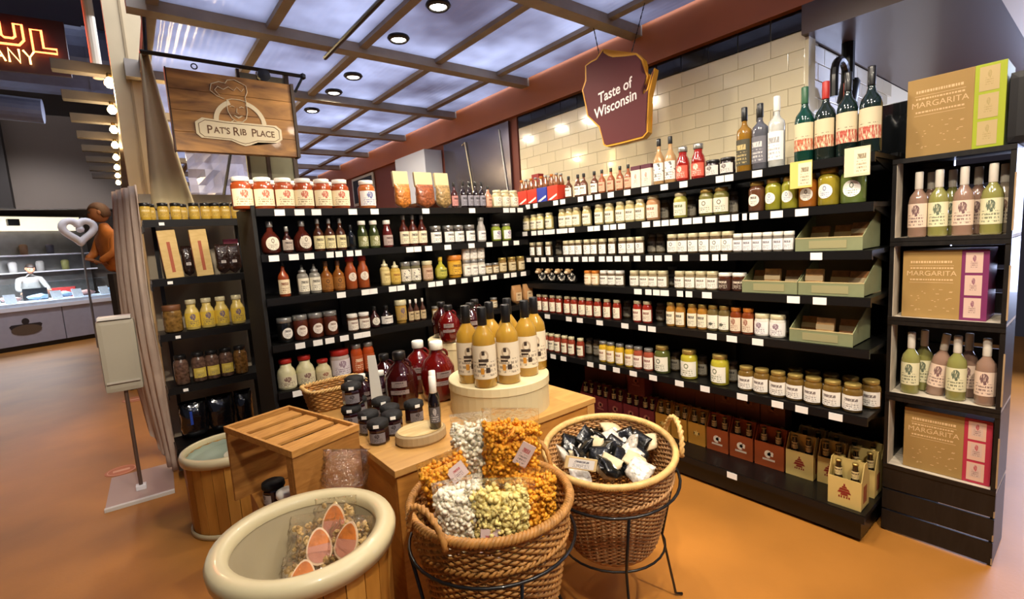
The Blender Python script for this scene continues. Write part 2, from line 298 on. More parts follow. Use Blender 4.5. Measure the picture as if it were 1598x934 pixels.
l_.new(tr.outputs[0], m0.inputs[1]); l_.new(df.outputs[0], m0.inputs[2]); l_.new(m0.outputs[0], mx.inputs[1]); l_.new(gl.outputs[0], mx.inputs[2]); l_.new(mx.outputs[0], out.inputs[0])
XB = [.30, .93, 1.55, 2.18, 2.80, 3.15]; YB = [-1.6, -.25, 1.03, 2.31, 3.58, 4.85, 6.12, 7.39, 8.66, 9.93, 11.2, 12.9]
beam_x = mat('ceiling_beam_grey', '#9a9082', .7, var=.1); beam_y = mat('ceiling_beam_tan', '#8f8478', .7, var=.1)
for i in range(5):
    for j in range(len(YB)-1):
        obj('ceiling_panel', box(XB[i]+.02, XB[i+1]-.02, YB[j]+.03, YB[j+1]-.03, -.004, 0), pm, ce)
for x in XB[:-1]:
    obj('beam', box(x-.03, x+.03, -1.6, 12.9, -.035, .05), beam_y, ce)
for y in YB:
    obj('beam', box(.18, 3.15, y-.05, y+.05, -.07, .06), beam_x, ce)
obj('conduit', tube(bmesh.new(), [(1.34, -1.5, -.07), (1.34, 3.75, -.07)], .016, 8), mat('black_metal', '#121214', .35, coat=.2), ce)
bmet = MC['black_metal']
# downlights in a row
chrome = mat('chrome', '#8c8c90', .2, 1); glow = mat('lamp_glow', '#ffffff', .5, emit='#fff4e4', es=14)
for k, y in enumerate((-.6, .45, 1.25, 2.73, 3.29, 4.17, 4.66, 5.34)):
    r = tag(obj('downlight', lathe(bmesh.new(), [(.075, 0), (.08, -.012), (.062, -.03), (.055, -.022), (.052, 0)], 20, cap=False), bmet, None, (1.715, y, 3.094), smooth=True),
            'round recessed black-rimmed lamp, %s from the camera end of the ceiling row' % ORD[k], 'downlight', 'ceiling downlights')
    obj('lens', lathe(bmesh.new(), [(.05, -.004), (.045, -.022), (.02, -.03), (0, -.032)], 16), glow, r, smooth=True)
    l = bpy.data.lights.new('downlight_lamp', 'SPOT'); l.energy = 40; l.color = WARM; l.spot_size = 2.95; l.spot_blend = .35; l.shadow_soft_size = .05
    lo = bpy.data.objects.new('downlight_lamp', l); COL.objects.link(lo); lo.location = (0, 0, -.05); lo.parent = r
# column, eaves with bulbs
colm = mat('beige_column', '#c9b48a', .6, var=.08, vs=3); struct(obj('column', box(.10, .33, 4.9, 5.12, 0, 5), colm))
obj('corner_bead', box(.20, .215, 4.888, 4.9, 0, 5), mat('column_seam', '#a08a64', .7), bpy.data.objects['column'])
struct(obj('trim_3', box(.12, .22, 5.12, 12.8, 3.02, 3.3), mat('eave_wood', '#6d5c48', .7, var=.12)))
jm = mat('joist_wood', '#33291f', .7, var=.15); j0 = None
for k in range(8):
    y = 5.2+.85*k
    t = tag(obj('eave_joist', box(-.26, .12, -.05, .05, 3.12, 3.2, .004), jm, None, (0, y, 0)), 'dark tapered eave joist beside the beige column, %s along the row of bulbs' % ORD[k], 'joist', 'eave joists')
cap_m = mat('brass_socket', '#7a6238', .4, .8); bulb_m = mat('bulb_glow', '#ffffff', .4, emit='#ffd890', es=30)
bm_b = mesh_of(lathe(bmesh.new(), [(0, -.085), (.022, -.078), (.036, -.055), (.034, -.035), (.018, -.01), (.014, 0)], 12), 'bulb', True)
sock = mesh_of(lathe(bmesh.new(), [(.016, -.005), (.017, .02), (.013, .03), (0, .031)], 10), 'socket', True)
k = 0
def bulb(x, y, z, e=0, lab=''):
    global k
    t = tag(obj('string_bulb', bm_b, bulb_m, None, (x, y, z)), lab, 'light bulb', 'glowing bulbs by the column')
    obj('socket', sock, cap_m, t)
    if e:
        l = bpy.data.lights.new('bulb_lamp', 'POINT'); l.energy = e; l.color = (1, .76, .42); l.shadow_soft_size = .04
        lo = bpy.data.objects.new('bulb_lamp', l); COL.objects.link(lo); lo.location = (0, 0, -.13); lo.parent = t
for i in range(8): bulb(.08, 5.2+.85*i-.12, 3.085, 18 if i < 4 else 0, 'glowing warm bulb under the eave, %s from the column' % ORD[i])
for i in range(7): bulb(.355, 4.94, 2.30+.1*i, 14 if i in (1, 5) else 0, 'small glowing bulb strung up the column side, %s from the bottom' % ORD[i])
cbl = bmesh.new(); tube(cbl, [(.345, 4.94, 2.2), (.345, 4.94, 3.0)], .005, 5)
tag(obj('light_string', cbl, mat('string_cord', '#3a3026', .7)), 'thin dark cord of bulbs running up the beige column', 'cord')
tag(obj('hall_pole', lathe(bmesh.new(), [(.045, 3.5), (.045, 6.5)], 12), mat('pole_white', '#b8ac96', .5), None, (.02, 6.6, 0)), 'slim pale pole rising behind the beige column', 'pole')
# ducts and upper hall
dm = mat('blue_duct', '#5f6684', .45, .3, var=.1)
for nm, lab, p, q, r in (('air_duct', 'broad blue-grey air duct high behind the red neon sign', (-6, 11.5, 5.1), (.6, 11, 5.0), .55), ('air_duct', 'thinner dark air duct below the broad blue-grey one', (-6, 9.5, 3.95), (-.62, 9.3, 3.75), .16)):
    bm = tube(bmesh.new(), [p, tuple((a+b)/2 for a, b in zip(p, q)), q], r, 20)
    d = tag(obj(nm, bm, dm, smooth=False), lab, 'duct')
    for f in (.3, .6, .9):
        c = [a+(b-a)*f for a, b in zip(p, q)]; obj('seam_band', tube(bmesh.new(), [(c[0]-.03, c[1], c[2]), (c[0]+.03, c[1], c[2])], r+.02, 20), dm, d)
rib = mat('roof_rib', '#3c3648', .6)
for i in range(9): struct(obj('beam_roof', box(-3.2+.36*i, -3.05+.36*i, 8.2, 10.5, 6.3, 6.6), rib))
struct(obj('wall_hood', box(-4, .3, 15.0, 15.3, 2.95, 5.0), mat('hood_brown', '#6d6156', .7, var=.05, vs=1)))
struct(obj('trim_4', box(-2.05, -1.7, 14.7, 15.0, 2.95, 5.4), mat('post_dark', '#2e2722', .7)))

# ================================================================ meat counter in the hall behind
mc = tag(empty('meat_counter', (-.264, 14.6, 0), (0, 0, math.radians(24.3))), 'long grey deli counter with a glass top and white trays', 'counter')
gp = mat('counter_grey', '#a5a1aa', .4, var=.04); wht = mat('enamel_white', '#e6e4e8', .4)
obj('kick_plate', box(-5, .8, .06, 1.2, 0, .1), bmet, mc)
for a, b in ((-5, -2.82), (-2.8, -1.02), (-1, .8)): obj('front_panel', box(a, b, 0, .05, .1, .80), gp, mc)
obj('body', box(-5, .8, .05, 1.2, .1, .80), gp, mc)
obj('counter_edge', box(-5, .8, -.04, 1.2, .80, .88), wht, mc)
obj('tray_bed', prism(bmesh.new(), [(-5, .88), (.8, .88), (.8, .95), (-5, .95)], .0, 1.1), mat('ice_white', '#cfdcec', .5, var=.12, vs=6), mc)
glass = filmat('case_glass', (.93, .97, .98, 1), .1, .03)
obj('glass_front', box(-5, .8, -.012, 0, 0, .42), glass, mc, (0, .05, .952), (-.35, 0, 0))
em = bmesh.new(); prism(em, [(-.13, -.03), (.13, -.03), (.15, .03), (.13, .03), (.13, .05), (-.13, .05), (-.13, .03), (-.15, .03)], -.004, 0)
eb = obj('emblem', em, mat('emblem_dark', '#2b211f', .6), mc, (-1.62, -.002, .45)); eb.scale = (1.7, 1, 1.5)
e2 = bmesh.new(); prism(e2, [(.10*math.cos(t)*1.4, .07*math.sin(t)-.03) for t in np.linspace(0, 2*PI, 18)[:-1]], -.008, -.004); obj('emblem_badge', e2, mat('emblem_bronze', '#5d4a38', .6), eb)
e3 = bmesh.new(); prism(e3, [(.035*math.cos(t), .045*math.sin(t)+.085) for t in np.linspace(0, 2*PI, 14)[:-1]], -.008, -.004); obj('emblem_crown', e3, MC['emblem_dark'], eb)
card = printed('#f0eef2', '#404048'); meat = [mat('meat_pink', '#c9988e', .45, var=.2, vs=20), mat('meat_red', '#9d4a46', .4, var=.2, vs=20), mat('fish_blue', '#a9c3de', .4, var=.2, vs=15)]
cosr, sinr = math.cos(math.radians(24.3)), math.sin(math.radians(24.3))
def mcp(x, y, z): return (-.264+cosr*x-sinr*y, 14.6+sinr*x+cosr*y, z)
for i, x in enumerate((-2.2, -1.96, -1.72, -.98, -.62, -.12)):
    t = tag(obj('price_card', box(-.09, .09, -.006, .006, 0, .2), card, None, mcp(x, .17, .958), (-.45, 0, math.radians(24.3))), 'white price card on the meat counter, %s from the column end' % ORD[5-i], 'price card', 'counter price cards')
for i in range(8):
    x = -2.9+.42*i
    bm = bmesh.new(); bmesh.ops.create_icosphere(bm, subdivisions=2, radius=.17)
    for v in bm.verts: v.co.z *= .35; v.co += Vector((rnd.uniform(-.02, .02) for _ in range(3)))
    tag(obj('meat_pile', bm, meat[(0, 0, 1, 0, 2, 2, 0, 2)[i]], None, mcp(x, .42, 1.035), smooth=True), 'low mound of meat on the counter ice, %s from the column end' % ORD[7-i], 'meat', 'counter meats')
for x in (-3.2, -1.4):
    l = bpy.data.lights.new('case_lamp', 'AREA'); l.energy = 60; l.color = (.86, .92, 1); l.size = 1.6; l.shape = 'RECTANGLE'; l.size_y = .2
    lo = bpy.data.objects.new('case_lamp', l); COL.objects.link(lo); lo.parent = mc; lo.location = (x, .75, 1.9)
# back bar of the counter
bb = tag(empty('back_bar', (-.264, 14.6, 0), (0, 0, math.radians(24.3))), 'tall lit steel shelving behind the meat counter', 'shelving')
stl = mat('steel_grey', '#8f8d8a', .35, .6, var=.15, vs=5)
obj('back_panel', box(-5, .5, 2.2, 2.25, 0, 2.9), stl, bb)
for z in (1.55, 1.95): obj('shelf', box(-5, .5, 1.85, 2.2, z, z+.03), wht, bb)
obj('lit_header', box(-5, .3, 1.9, 2.2, 2.55, 2.86), mat('header_light', '#fff4dd', .5, emit='#fff0d0', es=.9), bb)
for x in (-2.05, -.95): obj('header_lamp', box(x-.1, x+.1, 1.8, 1.9, 2.65, 2.8), bmet, bb)
for i in range(14):
    x = -3.2+.24*i; cl = ('#7a5a40', '#b8b4ae', '#4a4650', '#8d8a52', '#e0dcd6')[i % 5]
    tag(obj('stock_tub', lathe(bmesh.new(), [(.07, 0), (.08, .2), (.06, .24), (0, .25)], 10), mat('tub_'+cl[1:], cl, .5), None, mcp(x, 2.02, 1.5805 if i % 2 else 1.9805), smooth=True), 'small %s tub on the lit back shelving, %s from the hall side' % (('brown', 'pale', 'dark', 'olive', 'white')[i % 5], ORD[i]), 'tub', 'tubs on back shelving')
# white heart ring display
hr = bmesh.new(); pts = []
for i in range(40):
    t = 2*PI*i/40; pts.append((.24*math.sin(t)**3*1.0, 0, .015*(13*math.cos(t)-5*math.cos(2*t)-2*math.cos(3*t)-math.cos(4*t))))
tube(hr, pts, .065, 10, True)
h = tag(obj('heart_ring', hr, mat('soft_white', '#efecec', .5), None, (-.62, 12.6, 2.32), (0, .0, .3), smooth=True), 'white heart-shaped ring standing over the meat counter', 'display')
obj('heart_ball', lathe(bmesh.new(), [(0, -.07), (.05, -.05), (.07, 0), (.05, .05), (0, .07)], 12), wht, h, (.02, 0, .02), smooth=True)
obj('stand', lathe(bmesh.new(), [(.02, -2.32), (.02, -.25)], 8), stl, h)
tag(obj('red_cooler', box(-.2, .2, -.12, .12, 0, .22, .01), mat('cooler_red', '#a32a24', .4), None, mcp(-.55, 1.0, .955)), 'bright red box behind the meat counter', 'box')
tag(obj('scale', box(-.14, .14, -.1, .1, 0, .12, .01), wht, None, mcp(-1.9, .95, .955)), 'white weighing scale on the meat counter', 'scale')
tag(obj('till_screen', box(-.2, .2, -.02, .02, 0, .26, .01), bmet, None, mcp(-1.15, .74, .955)), 'black till screen on the meat counter', 'screen')

# ---- figures
def skin_body(name, verts, edges, m, parent=None, loc=(0, 0, 0), rot=(0, 0, 0), root=0, sub=2):
    me = bpy.data.meshes.new(name); me.from_pydata([v[:3] for v in verts], edges, [])
    o = obj(name, me, m, parent, loc, rot); sk = o.modifiers.new('skin', 'SKIN'); sk.use_smooth_shade = True
    sv = me.skin_vertices[0].data
    for i, v in enumerate(verts): sv[i].radius = (v[3], v[4] if len(v) > 4 else v[3])
    sv[root].use_root = True; s = o.modifiers.new('sub', 'SUBSURF'); s.levels = s.render_levels = sub
    dg = bpy.context.evaluated_depsgraph_get(); dg.update()
    nm = bpy.data.meshes.new_from_object(o.evaluated_get(dg)); nm.materials.clear(); nm.materials.append(None)
    o.modifiers.clear(); o.data = nm; o.material_slots[0].link = 'OBJECT'; o.material_slots[0].material = m
    for p in nm.polygons: p.use_smooth = True
    return o
# worker standing behind the counter
def head(name, m_skin, m_hair, parent, loc, rot=(0, 0, 0), s=1.0):
    bm = bmesh.new(); bmesh.ops.create_icosphere(bm, subdivisions=3, radius=.1)
    for v in bm.verts:
        c = v.co; c.x *= .78; c.z *= 1.16
        if c.z < -.02: c.x *= 1+c.z*2.2; c.y = c.y*(1+c.z*1.2)-(.012 if c.y < 0 else 0)
        if c.y < -.05 and abs(c.x) < .02 and -.045 < c.z < .012: c.y -= .022*(1-abs(c.x)/.02)
        if c.y < -.05 and .012 < c.z < .034 and .018 < abs(c.x) < .045: c.y += .010
    h = obj(name, bm, m_skin, parent, loc, rot, smooth=True); h.scale = (s, s, s)
    e = bmesh.new()
    for sx in (-1, 1): bmesh.ops.create_uvsphere(e, u_segments=8, v_segments=6, radius=.011, matrix=Matrix.Translation((sx*.031, -.082, .02)))
    obj('eyes', e, mat('eye_dark', '#1c1512', .3), h)
    mth_ = bmesh.new(); bx(mth_, -.022, .022, -.096, -.086, -.062, -.054); obj('mouth', mth_, mat('lip', '#8a4a40', .5), h)
    er = bmesh.new()
    for sx in (-1, 1): bmesh.ops.create_uvsphere(er, u_segments=8, v_segments=6, radius=.024, matrix=Matrix.Translation((sx*.079, .005, -.005)) @ Matrix.Diagonal((.4, .8, 1.2, 1)))
    obj('ears', er, m_skin, h, smooth=True)
    hb = bmesh.new(); bmesh.ops.create_icosphere(hb, subdivisions=3, radius=.108)
    for v in hb.verts:
        v.co.x *= .80; v.co.z *= 1.12
        if v.co.z < .045 and v.co.y < .005: v.co = Vector((v.co.x*.9, max(v.co.y, .0), max(v.co.z, -.03)*.9))
        if v.co.z < -.07: v.co.z = -.07
    obj('hair', hb, m_hair, h, smooth=True)
    return h
def hand(bm, M0, s=1.0):
    """palm with four unequal bent fingers and a side thumb"""
    bx(bm, -.04*s, .04*s, -.013*s, .013*s, -.085*s, 0, M0)
    for k, (x, ln) in enumerate(((-.030, .066), (-.010, .076), (.010, .070), (.030, .054))):
        p = [(x*s, 0, -.08*s), (x*s, -.006*s, (-.08-ln*.5)*s), (x*s, -.022*s, (-.08-ln)*s)]
        tube(bm, [M0 @ Vector(q) for q in p], .009*s, 6, taper=[1, .95, .7])
    tube(bm, [M0 @ Vector(q) for q in ((-.036*s, 0, -.025*s), (-.064*s, -.012*s, -.055*s), (-.07*s, -.022*s, -.085*s))], .011*s, 6, taper=[1.1, 1, .75])
skin_m = mat('skin', '#b98465', .55, sss=.1); hair_d = mat('hair_dark', '#2b201b', .6)
pr = tag(empty('person', mcp(-1.0, 1.45, 0), (0, 0, math.radians(24.3))), 'person in a grey top and dark cap bent over the back of the meat counter', 'person')
b = skin_body('body', [(0, 0, .95, .16, .12), (0, -.02, 1.15, .17, .11), (0, -.08, 1.38, .19, .11), (0, -.12, 1.47, .06), (0, -.15, 1.54, .05),
    (.19, -.09, 1.40, .065), (.25, -.22, 1.18, .05), (.20, -.40, 1.16, .036), (-.19, -.09, 1.40, .065), (-.26, -.2, 1.18, .05), (-.2, -.38, 1.16, .036),
    (.1, 0, .85, .10), (.11, 0, .48, .07), (.11, .02, .06, .05), (-.1, 0, .85, .10), (-.11, 0, .48, .07), (-.11, .02, .06, .05)],
    [(0, 1), (1, 2), (2, 3), (3, 4), (2, 5), (5, 6), (6, 7), (2, 8), (8, 9), (9, 10), (0, 11), (11, 12), (12, 13), (0, 14), (14, 15), (15, 16)], mat('grey_shirt', '#8e8a86', .8), pr)
hd = head('head', skin_m, hair_d, pr, (0, -.20, 1.65), (.5, 0, 0))
hm = bmesh.new(); hand(hm, Matrix.Translation((.2, -.41, 1.15)) @ Matrix.Rotation(.9, 4, 'X')); hand(hm, Matrix.Translation((-.2, -.39, 1.15)) @ Matrix.Rotation(.9, 4, 'X')); obj('hands', hm, skin_m, pr)
# carved brown-haired figure on its tall post, part hidden by the drape
st = tag(empty('carved_figure', (-.10, 7.9, 0), (0, 0, -1.15)), 'carved figure with brown hair and orange coat on a tall post beside the drape', 'statue')
oc = mat('orange_coat', '#a8642c', .6, var=.2, vs=9); fs = mat('carved_face', '#8a5a3c', .6)
obj('post', box(-.07, .07, -.07, .07, 0, 1.5), MC['post_dark'], st)
skin_body('body', [(0, 0, 1.50, .12, .11), (0, -.01, 1.72, .16, .12), (0, -.03, 1.98, .18, .12), (0, -.05, 2.08, .06), (0, -.06, 2.14, .05), (.18, -.03, 1.97, .06), (.22, -.08, 1.76, .05), (.12, -.2, 1.66, .04), (-.18, -.03, 1.97, .06), (-.23, -.1, 1.76, .05), (-.14, -.22, 1.7, .04)],
          [(0, 1), (1, 2), (2, 3), (3, 4), (2, 5), (5, 6), (6, 7), (2, 8), (8, 9), (9, 10)], oc, st)
head('head', fs, mat('carved_hair', '#4f3626', .7, bump=.4, bs=40), st, (0, -.08, 2.26), (.25, 0, -.5), 1.05)
hm = bmesh.new(); hand(hm, Matrix.Translation((.11, -.22, 1.66)) @ Matrix.Rotation(1.3, 4, 'X') @ Matrix.Rotation(.5, 4, 'Y')); hand(hm, Matrix.Translation((-.13, -.24, 1.7)) @ Matrix.Rotation(1.3, 4, 'X') @ Matrix.Rotation(-.5, 4, 'Y')); obj('hands', hm, fs, st)
# ================================================================ products
def gl_(name, col, rough=.12, coat=.5, var=.12, vs=25): return mat('content_'+name, col, rough, coat=coat, var=var, vs=vs)
LID = {'cream': mat('lid_cream', '#d9cfa8', .35, .2), 'gold': mat('lid_gold', '#b59a55', .35, .6), 'silver': mat('lid_silver', '#a9a8a4', .3, .7), 'black': mat('lid_black', '#151415', .35, coat=.2),
       'white': mat('lid_white', '#eae6dc', .4), 'red': mat('lid_red', '#a6241c', .4), 'orange': mat('lid_orange', '#c9782c', .4), 'yellow': mat('lid_yellow', '#d8b53a', .4), 'green': mat('lid_green', '#2c5a3c', .35), 'brown': mat('lid_brown', '#6d4428', .5), 'dim': mat('lid_dim', '#6c665a', .5)}  # the dim lid has rear-row shade in its colour
FAM = {
 'jar': ([(.90, 0), (1, .03), (1, .72), (.90, .79), (.77, .835), (.77, .87)], [(.80, .855), (.83, .865), (.83, .985), (.78, 1), (0, 1)], (.10, .62)),
 'squat': ([(.92, 0), (1, .05), (1, .70), (.95, .76), (.90, .80), (.90, .83)], [(.93, .80), (.96, .815), (.96, .985), (.92, 1), (0, 1)], (.10, .66)),
 'bottle': ([(.92, 0), (1, .02), (1, .52), (.86, .59), (.46, .69), (.34, .74), (.32, .86)], [(.37, .84), (.38, .85), (.38, .985), (.34, 1), (0, 1)], (.08, .47)),
 'spirit': ([(.9, 0), (1, .02), (1, .60), (.92, .65), (.5, .70), (.34, .74), (.34, .80)], [(.37, .79), (.40, .80), (.40, .99), (.36, 1), (0, 1)], (.10, .50)),
 'wine': ([(.9, 0), (1, .02), (1, .56), (.88, .63), (.46, .70), (.34, .76), (.33, .80)], [(.36, .78), (.37, .79), (.37, .99), (.33, 1), (0, 1)], (.16, .52)),
 'squeeze': ([(.9, 0), (1, .03), (1, .60), (.85, .68), (.6, .71)], [(.66, .70), (.66, .80), (.30, .84), (.16, .99), (0, 1)], (.1, .55)),
 'flask': ([(.75, 0), (.95, .08), (1, .30), (.92, .48), (.6, .62), (.34, .70), (.30, .84)], [(.36, .82), (.37, .83), (.37, .985), (.33, 1), (0, 1)], (.12, .5)),
 'milk': ([(.92, 0), (1, .03), (1, .50), (.86, .64), (.60, .74), (.60, .86)], [(.66, .85), (.70, .87), (.70, .98), (.65, 1), (0, 1)], (.08, .45)),
 'tub': ([(.82, 0), (.86, .02), (1, .80)], [(1.04, .78), (1.06, .80), (1.06, .98), (1, 1), (0, 1)], (.15, .7)),
}
PM = {}
def fam_mesh(f, r, h):
    k = (f, r, h)
    if k not in PM:
        b, l, z = FAM[f]
        PM[k] = (mesh_of(lathe(bmesh.new(), [(a*r, c*h) for a, c in b], 16), f+'_body', True), mesh_of(lathe(bmesh.new(), [(a*r, c*h) for a, c in l], 16), f+'_lid', True))
    return PM[k]
C_, T_ = '#efe6cd', '#3a3230'
